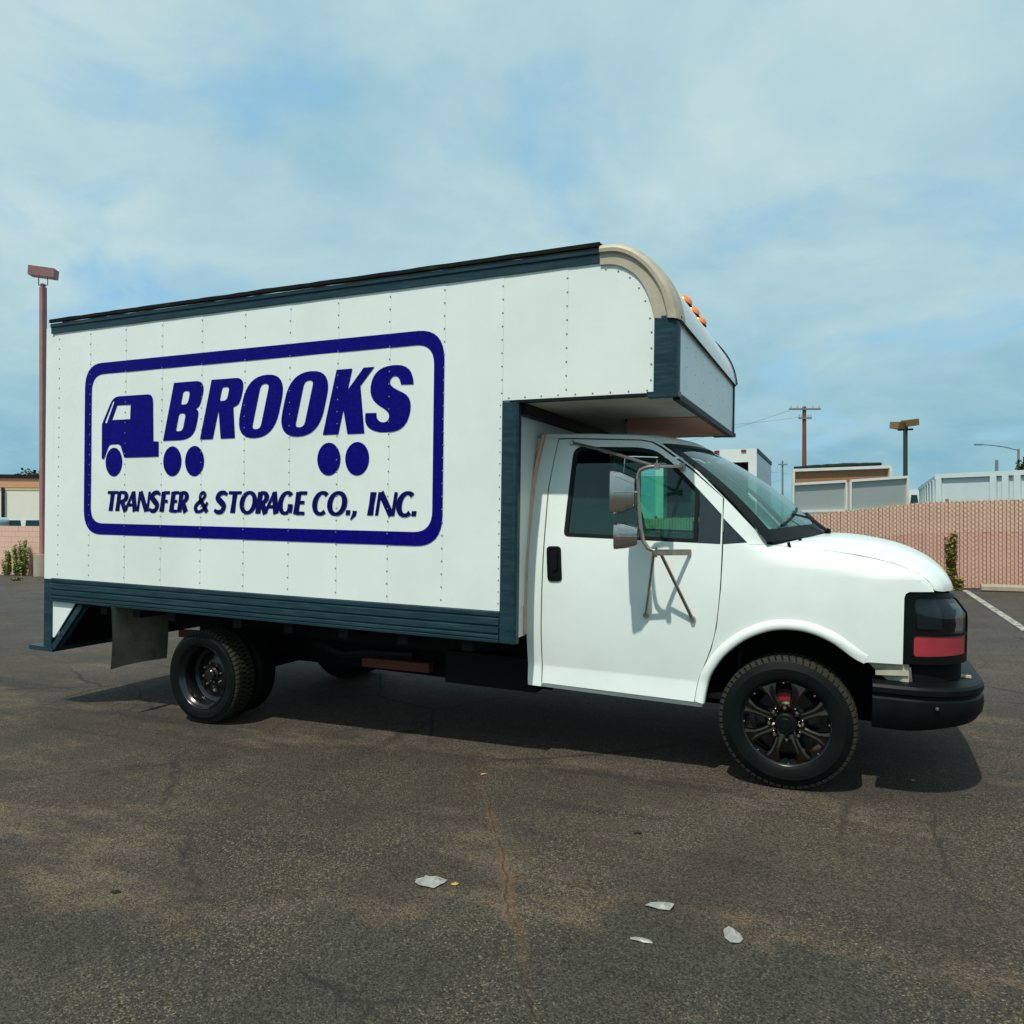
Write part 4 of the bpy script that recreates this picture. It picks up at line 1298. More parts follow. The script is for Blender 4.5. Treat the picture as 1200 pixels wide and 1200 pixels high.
# ---- wheels -----------------------------------------------------------------
def tyre_mb(Rt, rim, wd, nb):
    t = MB()
    q = Rt - 0.010
    prof = [(rim - 0.006, 0.030), (rim + 0.004, 0.012), (rim + 0.02, 0.004), (rim + 0.05, -0.001), (rim + 0.075, -0.001), (rim + 0.078, 0.002), (rim + 0.10, 0.006),
            (Rt - 0.026, 0.016), (Rt - 0.014, 0.026), (q, 0.036)]
    for g0 in (0.25, 0.5, 0.75):
        y = wd * g0
        prof += [(q + 0.004, y - 0.012), (q - 0.004, y - 0.010), (q - 0.004, y + 0.004), (q + 0.004, y + 0.006)]
    prof += [(r, wd - y) for r, y in reversed(prof[:10])]
    t.lathe(prof, 72, 0, 0)
    k = MB()
    for side in (0, 1):
        for i in range(nb):
            a = 2 * PI * (i + 0.5 * side) / nb
            ca, sa = math.cos(a), math.sin(a)
            da = 0.36 * 2 * PI * Rt / nb
            vs = []
            for (r, y) in ((Rt - 0.026, 0.0135), (Rt - 0.008, 0.021), (Rt, 0.034), (Rt, 0.072), (Rt - 0.012, 0.072), (Rt - 0.02, 0.03)):
                yy = y if not side else wd - y
                for s in (-1, 1):
                    sk = s * da + (y - 0.03) * 0.25
                    vs.append((r * ca - sk * sa, yy, r * sa + sk * ca))
            f = [(2 * j, 2 * j + 1, 2 * j + 3, 2 * j + 2) for j in range(5)] + [(0, 2, 4, 6, 8, 10), (11, 9, 7, 5, 3, 1)]
            k.add(vs, f)
    for i in range(nb):
        for yq in (0.42, 0.58):
            a = 2 * PI * (i + (0.5 if yq > .5 else 0)) / nb
            ca, sa = math.cos(a), math.sin(a)
            da = 0.30 * 2 * PI * Rt / nb
            vs = [((r * ca - s * da * sa), wd * yq + dy, (r * sa + s * da * ca)) for r in (Rt - 0.012, Rt) for s in (-1, 1) for dy in (-0.018, 0.018)]
            k.add(vs, [(4, 5, 7, 6), (0, 4, 6, 2), (1, 3, 7, 5), (0, 1, 5, 4), (2, 6, 7, 3)])
    return t, k


def front_wheel(parent):
    rm = MB().lathe([(0.222, 0.20), (0.222, 0.06), (0.229, 0.034), (0.235, 0.022), (0.244, 0.014), (0.246, 0.020), (0.243, 0.034)], 64, 0, 0)
    rm.lathe([(0.0, 0.05), (0.105, 0.05), (0.118, 0.062), (0.118, 0.10)], 32, 0, 0)
    w = rm.build('wheel', rimdk, parent, 40)
    t, k = tyre_mb(0.381, 0.243, 0.245, 62)
    to = t.build('tyre', rubber, w, 40)
    tag(k.build('tread_blocks', tread, w, 30), kind='stuff')
    for i in range(8):
        a = 2 * PI * (i + 0.5) / 8
        s = MB()
        secs = [(0.058, 0.026, 0.036), (0.09, 0.023, 0.024), (0.135, 0.020, 0.018), (0.180, 0.025, 0.015), (0.212, 0.042, 0.015), (0.234, 0.056, 0.020)]
        for r, hw, y in secs:
            for q, dy in ((-1.0, 0.030), (-0.95, 0.006), (-0.55, 0.0), (-0.22, 0.004), (0.22, 0.004), (0.55, 0.0), (0.95, 0.006), (1.0, 0.030)):
                p = (r * math.cos(a) - q * hw * math.sin(a), y + dy, r * math.sin(a) + q * hw * math.cos(a))
                s.v.append(p)
        s.f = [(j * 8 + c, j * 8 + c + 1, j * 8 + 9 + c, j * 8 + 8 + c) for j in range(len(secs) - 1) for c in range(7)]
        s.build('spoke', rimblk, w, 30)
        b = 2 * PI * i / 8
        n = MB().lathe([(0.0, 0.0), (0.008, 0.001), (0.0135, 0.009), (0.0145, 0.036)], 10, 0.091 * math.cos(b), 0.091 * math.sin(b), 0.004)
        n.build('lug_nut', lug, w, 40)
        n2 = MB().lathe([(0.0, 0.0), (0.005, 0.001), (0.006, 0.01)], 6, 0.231 * math.cos(b), 0.231 * math.sin(b), 0.020)
        n2.build('rim_bolt', lug, w, 40)
    MB().lathe([(0.0, -0.006), (0.03, -0.006), (0.034, -0.002), (0.052, 0.0), (0.060, 0.008), (0.064, 0.034)], 32, 0, 0).build('hub_cap', black, w, 30)
    MB().lathe([(0.0, 0.10), (0.180, 0.10), (0.180, 0.12), (0.0, 0.12)], 40, 0, 0).build('brake_disc', rimdk, w)
    cal = MB()
    for i in range(6):
        a0 = R(78 + i * 4.5); a1 = R(78 + (i + 1) * 4.5)
        cal.add([(r * math.cos(a), y, r * math.sin(a)) for r in (0.120, 0.165) for a in (a0, a1) for y in (0.07, 0.13)],
                [(0, 2, 6, 4), (4, 6, 7, 5), (0, 1, 3, 2), (0, 4, 5, 1), (2, 3, 7, 6)])
    cal.build('brake_caliper', redm, w)
    return w


fw = front_wheel(TR)
fw.location = (-0.020, 0.0, 0.381 + g(0.0))
fw.rotation_euler = (0, R(-4), 0)
fw2 = copy_tree(fw, TR)
fw2.location = (-0.020, 2 * YC, 0.381 + g(0.0))
fw2.rotation_euler = (0, 0, PI)
MB().tube([(-0.018, 0.2, 0.33), (-0.018, 2 * YC - 0.2, 0.33)], 0.05, 10).build('front_axle', chassis, TR)


def rear_wheel(parent):
    rm = MB().lathe([(0.240, 0.21), (0.228, 0.19), (0.222, 0.05), (0.230, 0.036), (0.240, 0.030), (0.246, 0.014), (0.253, 0.006), (0.256, 0.012), (0.250, 0.03)], 64, 0, 0)
    w = rm.build('wheel', rimdk, parent, 40)
    t, k = tyre_mb(0.377, 0.251, 0.225, 62)
    t.build('tyre', rubber, w, 40)
    tag(k.build('tread_blocks', tread, w, 30), kind='stuff')
    MB().lathe([(0.224, 0.150), (0.205, 0.166), (0.180, 0.170), (0.125, 0.140), (0.095, 0.132), (0.07, 0.134)], 48, 0, 0).build('wheel_disc', rimdk, w, 40)
    MB().lathe([(0.0, 0.075), (0.045, 0.077), (0.052, 0.085), (0.054, 0.105), (0.066, 0.115), (0.072, 0.136)], 28, 0, 0).build('hub', rimdk, w, 30)
    for i in range(8):
        b = 2 * PI * i / 8 + 0.2
        MB().lathe([(0.0, 0.0), (0.007, 0.001), (0.010, 0.006), (0.011, 0.03)], 8, 0.095 * math.cos(b), 0.095 * math.sin(b), 0.108).build('lug_nut', dull, w, 40)
    for i in range(8):
        b = 2 * PI * (i + 0.5) / 8 + 0.2
        q = MB()
        q.v = [(0.165 * math.cos(b) + 0.020 * math.cos(c) * math.cos(b) - 0.030 * math.sin(c) * math.sin(b), 0.1255, 0.165 * math.sin(b) + 0.020 * math.cos(c) * math.sin(b) + 0.030 * math.sin(c) * math.cos(b))
               for c in [2 * PI * j / 12 for j in range(12)]]
        q.v = [(x, 0.150, z) for x, y, z in q.v]
        q.f = [tuple(range(12))]
        q.build('hand_hole', blackm, w)
    return w


XRW = -4.435
ZRW = 0.377 + g(XRW) + math.sin(EPS) * XRW
rw = rear_wheel(TR)
rw.location = (XRW, -0.10, ZRW)
inner = MB()
ti, ki = tyre_mb(0.375, 0.211, 0.225, 48)
ti.lathe([(0.21, 0.02), (0.19, 0.05), (0.19, 0.2), (0.0, 0.2)], 32, 0, 0)
o = ti.build('inner_tyre', rubber, TR, 40)
o.location = (XRW, 0.155, ZRW - 0.001)
rw2 = copy_tree(rw, TR)
rw2.location = (XRW, 2 * YC + 0.10, ZRW)
rw2.rotation_euler = (0, 0, PI)
o2 = copy_tree(o, TR)
o2.location = (XRW, 2 * YC - 0.155, ZRW - 0.001)
o2.rotation_euler = (0, 0, PI)


# ---- west-coast mirrors ------------------------------------------------------
def wing_mirror(fix, yo):
    t = MB()
    tube_pts = [(-0.741, yo, 1.291), (-0.782, yo, 1.305), (-0.812, yo, 1.345), (-0.828, yo, 1.42), (-0.842, yo, 1.54), (-0.851, yo, 1.70), (-0.849, yo, 1.745), (-0.835, yo, 1.770), (-0.789, yo, 1.786), (-0.738, yo, 1.790)]
    t.tube(tube_pts, 0.0125, 10)
    t.tube([(-1.400, sy(-1.4, 1.978) - 0.004, 1.978), (-1.15, sy(-1.4, 1.978) - 0.12, 1.915), (-0.77, yo + 0.01, 1.797)], 0.010, 8)
    t.tube([(-0.77, yo + 0.01, 1.793), (-0.658, sy(-0.66, 1.805) - 0.03, 1.805)], 0.011, 8)
    for px, py, pz in ((-1.402, sy(-1.4, 1.978) - 0.006, 1.978), (-0.655, sy(-0.66, 1.805) - 0.016, 1.806)):
        t.lathe([(0.0, -0.014), (0.012, -0.014), (0.018, 0.0), (0.018, 0.014)], 10, px, pz, py)
    t.box(-0.672, -0.640, sy(-0.66, 1.80) - 0.030, sy(-0.66, 1.80) - 0.006, 1.785, 1.828)
    t.box(-0.752, -0.724, yo - 0.014, yo + 0.014, 1.772, 1.806)
    t.tube([(-0.738, yo, 1.80), (-0.738, yo, 1.828)], 0.005, 6)
    # lower channel arm and V struts
    t.bar((-0.755, yo + 0.0, 1.283), (-0.582, sy(-0.58, 1.28) - 0.006, 1.279), 0.012, 0.036)
    t.lathe([(0.0, -0.02), (0.016, -0.02), (0.016, 0.02), (0.0, 0.02)], 10, -0.735, 1.285, yo)
    t.tube([(-0.735, yo, 1.255), (-0.735, yo, 1.318)], 0.007, 6)
    m = fix(t).build('wing_mirror', dull, TR, 40)
    for top, ft_ in (((-0.752, yo + 0.005, 1.272), (-0.845, sy(-0.84, 0.88) - 0.008, 0.880)), ((-0.712, yo + 0.03, 1.272), (-0.559, sy(-0.56, 0.88) - 0.008, 0.879))):
        s = MB().tube([top, ft_], 0.0105, 8)
        s.lathe([(0.0, -0.016), (0.012, -0.016), (0.018, -0.004), (0.018, 0.012)], 10, ft_[0], ft_[2], ft_[1])
        fix(s).build('mirror_strut', dull, m, 40)
    # heads: a rectangular rim with the glass facing back, and a shell tapering forward in facets
    for (z0, z1, xg, xb, y0, y1, zt, zb) in ((1.508, 1.762, -0.990, -0.862, yo - 0.105, yo + 0.075, 1.728, 1.545), (1.297, 1.455, -0.968, -0.842, yo - 0.090, yo + 0.070, 1.416, 1.345)):
        h = MB()
        rim = rounded([(y0, z0, 0.03), (y1, z0, 0.03), (y1, z1, 0.03), (y0, z1, 0.03)], 3)
        cy, cz = (y0 + y1) / 2, (z0 + z1) / 2
        n = len(rim)
        rings = [(xg - 0.002, 1.0, 1.0), (xg + 0.018, 1.0, 1.0), (xg + 0.026, 0.96, 0.97), (xg + 0.055, 0.88, 0.93), (xb - 0.004, 0.34, 0.66), (xb, 0.28, 0.6)]
        for x, sy_, sz_ in rings:
            h.v += [(x, cy + (a - cy) * sy_, cz + (b - cz) * sz_) for a, b in rim]
        for i in range(len(rings) - 1):
            h.f += [(i * n + j, i * n + (j + 1) % n, (i + 1) * n + (j + 1) % n, (i + 1) * n + j) for j in range(n)]
        h.f.append(tuple(range((len(rings) - 1) * n, len(rings) * n)))
        h.tube([(xg + 0.02, y0 - 0.003, cz), (xg + 0.055, cy + (y0 - cy) * 0.89 - 0.002, cz), (xb, cy + (y0 - cy) * 0.3 - 0.002, cz)], 0.0028, 6)
        for zc, k_ in ((z1, 1),):
            h.tube([(xg + 0.03, y0 + 0.002, zc - k_ * 0.035), (xg + 0.06, cy + (y0 - cy) * 0.88 - 0.001, zc - k_ * 0.045), (xb, cy + (y0 - cy) * 0.3 - 0.001, cz + k_ * 0.05)], 0.0018, 6)
        h.tube([(xb - 0.01, cy, cz), (-0.845, yo, cz)], 0.010, 6)
        hd = fix(h).build('mirror_head', chrome, m, 22)
        gp = inset(rim, 0.008)
        q = MB()
        q.v = [(xg + 0.004, a, b) for a, b in gp]
        q.f = [tuple(range(len(gp)))]
        q2 = fix(q)
        gl = q2.build('mirror_glass', mirglass, TR, flat=True)
        gl.parent = m


wing_mirror(lambda q: q, -0.205)
wing_mirror(lambda q: q.mirror(YC), -0.205)

# ------------------------------------------------------------------ surroundings
FWD = Vector((-math.sin(THETA), math.cos(THETA), 0))
RGT = Vector((math.cos(THETA), math.sin(THETA), 0))
C0 = Vector(CAM.location)
KF = 869.0


def at(u, d, v=None):
    """point at photo column u and distance d in front of the camera (row v gives its height)"""
    p = C0 + FWD * d + RGT * ((u - 600.0) / KF * d)
    return Vector((p.x, p.y, C0.z - (v - 604.0) / KF * d if v is not None else 0.0))


def onG(u, v):
    """point of the ground seen at photo position (u, v)"""
    gz = -0.07
    for _ in range(8):
        d = (C0.z - gz) * KF / (v - 604.0)
        p = at(u, d)
        gz = g(p.x)
    return Vector((p.x, p.y, gz))


fence_slat = M('pink_slats', (0.66, 0.385, 0.295), 0.7, 0, 0.10, 1.5, (0.68, 0.46, 0.35), 0.5, 0.5)
fence_up = M('beige_slats', (0.68, 0.455, 0.34), 0.7, 0, 0.10, 1.5, (0.68, 0.50, 0.39), 0.5, 0.5)
wire_m = M('coated_wire', (0.46, 0.28, 0.205), 0.6, 0, 0.1, 3)
post_m = M('rusty_fence_post', (0.16, 0.085, 0.06), 0.7, 0, 0.3, 8)
FY = 13.2
FH = 1.86


def fh(x):
    return FH - 0.22 * (1 - sstep(-0.8, 2.3, x))

fe = empty('slat_fence', (0, FY, 0))
tag(fe, 'pink slatted chain link fence along the far side of the lot', 'fence')
random.seed(11)
sm, su = MB(), MB()
X0F, X1F = -13.0, 20.0
x = X0F
while x < X1F:
    hm_ = fh(x) - 0.70
    for dst, z0, z1 in ((sm, 0.03, hm_ + 0.012), (su, hm_ + 0.010, fh(x) - 0.045)):
        z1 += random.uniform(-0.010, 0.010)
        tilt = random.uniform(-0.004, 0.004)
        w2 = 0.0275
        dy = random.uniform(-0.004, 0.004)
        a = random.uniform(-0.22, 0.22) if dst is sm else random.uniform(-0.1, 0.1)
        gz = g(x)
        v = [(x - w2, dy - w2 * a, gz + z0), (x + w2, dy + w2 * a, gz + z0), (x + w2 + tilt, dy + w2 * a, gz + z1), (x - w2 + tilt, dy - w2 * a, gz + z1)]
        dst.add(v + [(p[0], p[1] + 0.006, p[2]) for p in v], [(0, 1, 2, 3), (7, 6, 5, 4), (0, 4, 5, 1), (1, 5, 6, 2), (2, 6, 7, 3), (3, 7, 4, 0)])
    x += 0.068
tag(sm.build('slats', fence_slat, fe, flat=True), kind='stuff')
tag(su.build('upper_slats', fence_up, fe, flat=True), kind='stuff')
cm = MB()
step = 0.095
x = X0F - 1.8
while x < X1F:
    for sgn in (1, -1):
        pts = []
        for k in range(0, 8):
            xx = x + FH * k / 7 * 1.0
            zz = (k / 7) if sgn > 0 else 1 - k / 7
            pts.append(Vector((xx, -0.010 - 0.004 * sgn, g(xx) + 0.02 + zz * (fh(xx) - 0.03))))
        for p, q in zip(pts, pts[1:]):
            d = (q - p).normalized()
            nn = Vector((-d.z, 0, d.x)) * 0.0022
            cm.add([p + nn, p - nn, q - nn, q + nn, p + Vector((0, -0.005, 0)), q + Vector((0, -0.005, 0))], [(0, 4, 5, 3), (4, 1, 2, 5)])
    x += step
bk_ = MB()
for i in range(34):
    xa, xb = X0F + (X1F - X0F) * i / 34, X0F + (X1F - X0F) * (i + 1) / 34
    bk_.add([(xa, 0.022, g(xa) + 0.04), (xb, 0.022, g(xb) + 0.04), (xb, 0.022, g(xb) + fh(xb) - 0.075), (xa, 0.022, g(xa) + fh(xa) - 0.075)], [(0, 1, 2, 3)])
bk_.build('added_backing', M('slat_gap_dark', (0.26, 0.125, 0.085), 0.85, 0, 0.15, 2), fe, flat=True)  # dark sheet added behind the slats to block light and darken the gaps
tag(cm.build('chain_mesh', wire_m, fe, flat=True), kind='stuff')
x = X0F
while x < X1F:
    MB().tube([(x, 0.05, g(x) - 0.05), (x, 0.05, g(x) + fh(x) + 0.01)], 0.030, 8).build('fence_post', post_m, fe)
    x += 3.05
tr_ = MB().tube([(X0F + i * 0.75, 0.03, g(X0F + i * 0.75) + fh(X0F + i * 0.75) - 0.06) for i in range(int((X1F - X0F) / 0.75))], 0.018, 6)
tr_.build('top_rail', post_m, fe)

# block wall on the left, laid block by block where it shows
blockm = M('pink_block', (0.66, 0.42, 0.33), 0.85, 0, 0.08, 3, (0.60, 0.47, 0.30), 0.6, 0.4, bump=0.2, bump_scale=40)
mortar = M('mortar', (0.58, 0.38, 0.30), 0.9, 0, 0.1, 5)
wl = empty('block_wall', (-27, FY, 0))
tag(wl, 'low pink block wall behind the weeds on the left', 'wall')
zw = g(-27)
HW = 1.80
wb = MB().box(-75, 13.9, 0.012, 0.18, zw - 0.2, zw + HW - 0.004)
wb.build('wall_core', mortar, wl)
bw, bh = 0.40, 0.20
bme = None
for r_ in range(10):
    zz = zw - 0.20 + r_ * bh
    for c in range(28):
        xx = -4.2 + c * bw + (bw / 2 if r_ % 2 else 0)
        if bme is None:
            b0 = MB().box(0.004, bw - 0.004, 0, 0.10, 0.004, bh - 0.004)
            o = b0.build('block', blockm, wl, flat=True)
            bme = o.data
        else:
            o = bpy.data.objects.new('block', bme)
            COL.objects.link(o)
            o.parent = wl
        o.location = (xx, random.uniform(-0.003, 0.003), zz)

# concrete kerb at the fence foot and painted bay line
conc = M('concrete', (0.36, 0.30, 0.22), 0.85, 0, 0.15, 4, (0.20, 0.16, 0.11), 0.4, 3)
ks = MB()
kx = at(1146, 15.1).x
ks.prism([(0, 0), (0.16, 0), (0.16, 0.07), (0.13, 0.115), (0.03, 0.115), (0, 0.07)], lambda a, b, t: (kx + t, FY - 0.48 + a, g(kx + 3) + b), 6.0)
tag(ks.build('wheel_stop', conc, None, flat=True), 'long concrete kerb block on the ground along the foot of the fence', 'kerb')
linep = M('worn_white_paint', (0.42, 0.405, 0.35), 0.8, 0, 0.2, 6, (0.09, 0.08, 0.065), 0.9, 9, lo=0.46, hi=0.58)
pl_ = MB()
a, b = onG(1131, 692), onG(1203, 739.5)
dv = (b - a).normalized(); nn = Vector((-dv.y, dv.x, 0)) * 0.052
for i in range(25):
    p = a + (b - a) * i / 24
    for s in (-1, 1):
        q = p + nn * s * (1 + 0.15 * mnoise.noise(Vector((i * 0.7, s, 0))))
        pl_.v.append((q.x, q.y, g(q.x) + 0.006))
pl_.f = [(2 * i, 2 * i + 1, 2 * i + 3, 2 * i + 2) for i in range(24)]
tag(pl_.build('parking_line', linep, None, flat=True), kind='structure')


# ---- plants
leafm = M('weed_leaf', (0.15, 0.215, 0.035), 0.6, 0, 0.45, 8, (0.24, 0.20, 0.04), 0.6, 6)
leafy = M('dry_vine_leaf', (0.20, 0.165, 0.03), 0.6, 0, 0.4, 8, (0.10, 0.085, 0.02), 0.7, 5)
stemm = M('weed_stem', (0.10, 0.055, 0.025), 0.8, 0, 0.2, 8)
treem = M('tree_leaf', (0.045, 0.062, 0.022), 0.7, 0, 0.4, 1.5)


def leaves(mb, c, rad, n, size, rnd):
    for _ in range(n):
        while True:
            d = Vector((rnd.uniform(-1, 1), rnd.uniform(-1, 1), rnd.uniform(-1, 1)))
            if 0.05 < d.length < 1: break
        p = Vector(c) + Vector((d.x * rad[0], d.y * rad[1], d.z * rad[2]))
        e1 = Vector((rnd.uniform(-1, 1), rnd.uniform(-1, 1), rnd.uniform(-0.7, 0.7))).normalized() * size * rnd.uniform(0.6, 1.3)
        e2 = e1.cross(Vector((rnd.uniform(-1, 1), rnd.uniform(-1, 1), 1))).normalized() * size * rnd.uniform(0.25, 0.5)
        mb.add([p - e1 * 0.5, p + e2, p + e1 * 0.6, p - e2], [(0, 1, 2, 3)])


def weed(name, label, x, y, h, spread, stems, seed, mat, group=None, cat='weed'):
    rnd = random.Random(seed)
    e = empty(name, (x, y, g(x)))
    tag(e, label, cat, group)
    sm_, lf = MB(), MB()
    for k in range(stems):
        hh = h * rnd.uniform(0.6, 1.0) if k else h
        bx, by = rnd.uniform(-0.3, 0.3) * spread, rnd.uniform(-0.2, 0.2) * spread
        tx, ty = bx + rnd.uniform(-0.7, 0.7) * spread, by + rnd.uniform(-0.3, 0.3) * spread
        pts = [Vector((bx + (tx - bx) * t ** 1.4, by + (ty - by) * t, hh * t)) for t in (0, 0.35, 0.7, 1)]
        sm_.tube(pts, [0.012, 0.010, 0.007, 0.003], 5)
        m_ = int(26 * hh / 0.8)
        for q in range(m_):
            t = 0.12 + 0.88 * q / m_
            i = min(2, int(t * 3)); kk = t * 3 - i
            p = pts[i] + (pts[min(3, i + 1)] - pts[i]) * min(1, kk)
            leaves(lf, p, (0.07, 0.07, 0.05), 4, 0.085 * (1.15 - 0.5 * t), rnd)
    sm_.build('stem', stemm, e)
    lf.build('foliage', mat, e, flat=True)


grp = 'weeds growing along the foot of the wall'
weed('weed', 'broad bushy green weed by the light pole base', at(37, 27.3).x, FY - 0.34, 1.30, 0.55, 12, 1, leafm, grp)
weed('weed', 'narrow upright green weed second from the light pole', at(22, 27.3).x, FY - 0.32, 1.12, 0.22, 6, 2, leafm, grp)
weed('weed', 'thin sparse weed third from the light pole', at(8, 27.3).x, FY - 0.32, 0.95, 0.26, 5, 3, leafm, grp)
weed('weed', 'weed at the left edge of the photo below the wall', at(1, 27.3).x, FY - 0.30, 0.6, 0.25, 3, 4, leafm, grp)
weed('weed', 'low yellowish tuft on the asphalt in front of the wall', at(30, 24.5).x, FY - 2.2, 0.14, 0.45, 8, 14, leafy, grp)
xv = at(1115, 15.3).x
weed('vine', 'tall thin yellow green vine climbing the pink fence', xv, FY - 0.07, 1.18, 0.10, 6, 5, leafy, None, 'vine')
weed('weed', 'small yellowish weed at the foot of the fence beside the vine', at(1124, 15.1).x, FY - 0.22, 0.28, 0.12, 4, 6, leafy)


def tree(name, label, p, h, rx_, ry_, seed, n=1600, size=0.35, group=None):
    rnd = random.Random(seed)
    e = empty(name, p)
    tag(e, label, 'tree', group)
    tr = MB().tube([(0, 0, 0), (0.1, 0, h * 0.35), (0.0, 0.1, h * 0.7)], [0.22, 0.17, 0.08], 8)
    for k in range(6):
        a = k * 1.05
        tr.tube([(0.05, 0, h * (0.35 + 0.05 * k)), (rx_ * 0.6 * math.cos(a), ry_ * 0.6 * math.sin(a), h * (0.6 + 0.05 * k))], [0.09, 0.03], 6)
    tr.build('trunk', stemm, e)
    lf = MB()
    for k in range(16):
        a, q = rnd.uniform(0, 6.28), rnd.uniform(0.1, 0.8)
        leaves(lf, (rx_ * q * math.cos(a), ry_ * q * math.sin(a), h * rnd.uniform(0.5, 0.88)), (rx_ * 0.42, ry_ * 0.42, h * 0.14), n // 16, size, rnd)
    lf.build('crown', treem, e, flat=True)


p = at(32, 60); tree('tree', 'dark green tree showing above the warehouse roof on the left', (p.x, p.y, -0.6), 6.0, 2.0, 2.0, 21, 1400, 0.32)
p = at(1215, 44); tree('tree', 'dark tree at the right edge behind the pale container', (p.x, p.y, 0), 5.1, 1.6, 1.6, 22, 1200, 0.28)

# ---- light pole on the left
polem = M('mauve_pole_paint', (0.31, 0.150, 0.145), 0.6, 0, 0.15, 3)
lensd = M('lamp_glass', (0.5, 0.5, 0.48), 0.3)
p = at(50.5, 26.6)
lp = empty('light_pole', (p.x, p.y, g(p.x)))
tag(lp, 'tall mauve light pole with one box lamp beside the rear of the truck', 'light pole')
zb = g(p.x)
MB().prism([(0.30 * math.cos(a), 0.30 * math.sin(a)) for a in [2 * PI * i / 16 for i in range(16)]], lambda a, b, t: (a, b, t), 0.78).build('concrete_base', conc, lp, 30)
zt = at(50, 26.6, 337).z - zb
MB().box(-0.085, 0.085, -0.085, 0.085, 0.78, zt).build('pole', polem, lp)
yk = MB()
yk.box(-0.06, 0.06, -0.06, 0.06, zt, zt + 0.13)
wy = 0.245
yk.tube([(-wy, 0, zt + 0.42), (-wy, 0, zt + 0.12), (wy, 0, zt + 0.06), (wy, 0, zt + 0.38)], 0.020, 6)
ykb = yk.build('yoke', polem, lp)
hd = MB()
hd.prism([(-0.21, 0), (0.21, 0), (0.23, 0.32), (-0.23, 0.32)], lambda a, b, t: (-0.42 + t, a, b), 0.84)
ho = hd.build('lamp_housing', polem, lp)
ho.location = (0, 0, zt + 0.37)
ho.rotation_euler = (R(2), R(5), R(35))
MB().box(-0.36, 0.36, -0.18, 0.18, -0.008, -0.002).build('lamp_glass', lensd, ho)

# ---- light pole with two lamps on the right
dkgr = M('dark_green_pole', (0.03, 0.055, 0.04), 0.6, 0, 0.2, 3)
brl = M('bronze_lamp', (0.22, 0.12, 0.045), 0.6, 0, 0.3, 3, (0.07, 0.045, 0.02), 0.6, 2)
p = at(1061, 30)
l2 = empty('light_pole', (p.x, p.y, 0))
tag(l2, 'dark green light pole with two bronze box lamps behind the fence', 'light pole')
zt = at(1061, 30, 503).z
MB().tube([(0, 0, 0), (0, 0, zt)], 0.085, 10).build('pole', dkgr, l2)
MB().box(-0.28, 0.28, -0.05, 0.05, zt - 0.05, zt + 0.02).build('cross_arm', dkgr, l2)
for sx, rz in ((-0.26, 0.75), (0.17, 0.35)):
    hd = MB().prism([(-0.22, 0), (0.22, 0), (0.24, 0.26), (-0.24, 0.26)], lambda a, b, t: (-0.24 + t, a, b), 0.50)
    ho = hd.build('lamp_housing', brl, l2)
    ho.location = (sx, 0, zt + (0.02 if sx < 0 else 0.12))
    ho.rotation_euler = (R(6), R(-8 if sx > 0 else 6), rz)
    MB().box(-0.2, 0.2, -0.17, 0.17, -0.008, -0.002).build('lamp_glass', lensd, ho)

# ---- utility poles, wires, street light
wood = M('pole_wood', (0.17, 0.055, 0.032), 0.85, 0, 0.25, 2, stretch=(3, 3, 0.4))
greyp = M('grey_pole', (0.16, 0.19, 0.20), 0.6, 0, 0.2, 3)
wirem = M('power_wire', (0.10, 0.13, 0.14), 0.6)
insul = M('insulator', (0.4, 0.42, 0.4), 0.3)


def utility(u, d, vtop, label, arms, rad=0.17, mat=wood, rz=0.0):
    p = at(u, d)
    e = empty('utility_pole', (p.x, p.y, 0), (0, 0, THETA + rz))
    tag(e, label, 'utility pole')
    zt = at(u, d, vtop).z
    MB().tube([(0, 0, 0), (0, 0, zt)], [rad * 1.15, rad * 0.85], 10).build('pole', mat, e)
    for dz, half in arms:
        MB().box(-half, half, -0.22, -0.10, zt - dz - 0.07, zt - dz + 0.07).build('cross_arm', greyp, e)
        for sx in (-0.9, -0.5, 0.5, 0.9):
            MB().tube([(sx * half, -0.16, zt - dz + 0.07), (sx * half, -0.16, zt - dz + 0.28)], 0.05, 6).build('insulator', insul, e)
    return zt


utility(942.5, 60, 476.5, 'red brown wooden utility pole with two cross arms above the dump trailer', [(0.22, 1.26), (0.95, 0.52)])
utility(917, 95, 540, 'thin distant grey pole left of the dump trailer', [(0.5, 0.6)], 0.12, greyp)
utility(1168, 62, 539, 'short grey pole top above the pale container', [], 0.14, greyp)
pw = MB()
for u0, v0, u1, v1, d0, d1, sag in ((935, 489, 700, 496, 60, 62, 0.5), (925, 481, 690, 540, 60, 75, 0.5),
                                    (917, 553, 700, 552, 95, 95, 0.4), (917, 562, 700, 600, 95, 70, 0.4), (917, 555, 1050, 548, 95, 90, 0.4)):
    a, b = at(u0, d0, v0), at(u1, d1, v1)
    pw.tube([a + (b - a) * t - Vector((0, 0, sag * 4 * t * (1 - t))) for t in [i / 10 for i in range(11)]], 0.011, 4)
tag(pw.build('power_lines', wirem), 'thin power wires strung from the utility poles across the sky', 'wires')
p = at(1193.5, 50)
sl2 = empty('street_light', (p.x, p.y, 0), (0, 0, THETA))
tag(sl2, 'grey street light with long arm reaching left above the pale container', 'street light')
zt = at(1193, 50, 526).z
MB().tube([(0, 0, 0), (0, 0, zt)], 0.07, 8).build('pole', greyp, sl2)
MB().tube([(0, 0, zt - 0.1), (-0.9, 0, zt + 0.12), (-1.9, 0, zt + 0.26), (-2.5, 0, zt + 0.28)], 0.035, 6).build('arm', greyp, sl2)
MB().box(-2.95, -2.4, -0.1, 0.1, zt + 0.24, zt + 0.33).build('lamp_head', greyp, sl2)

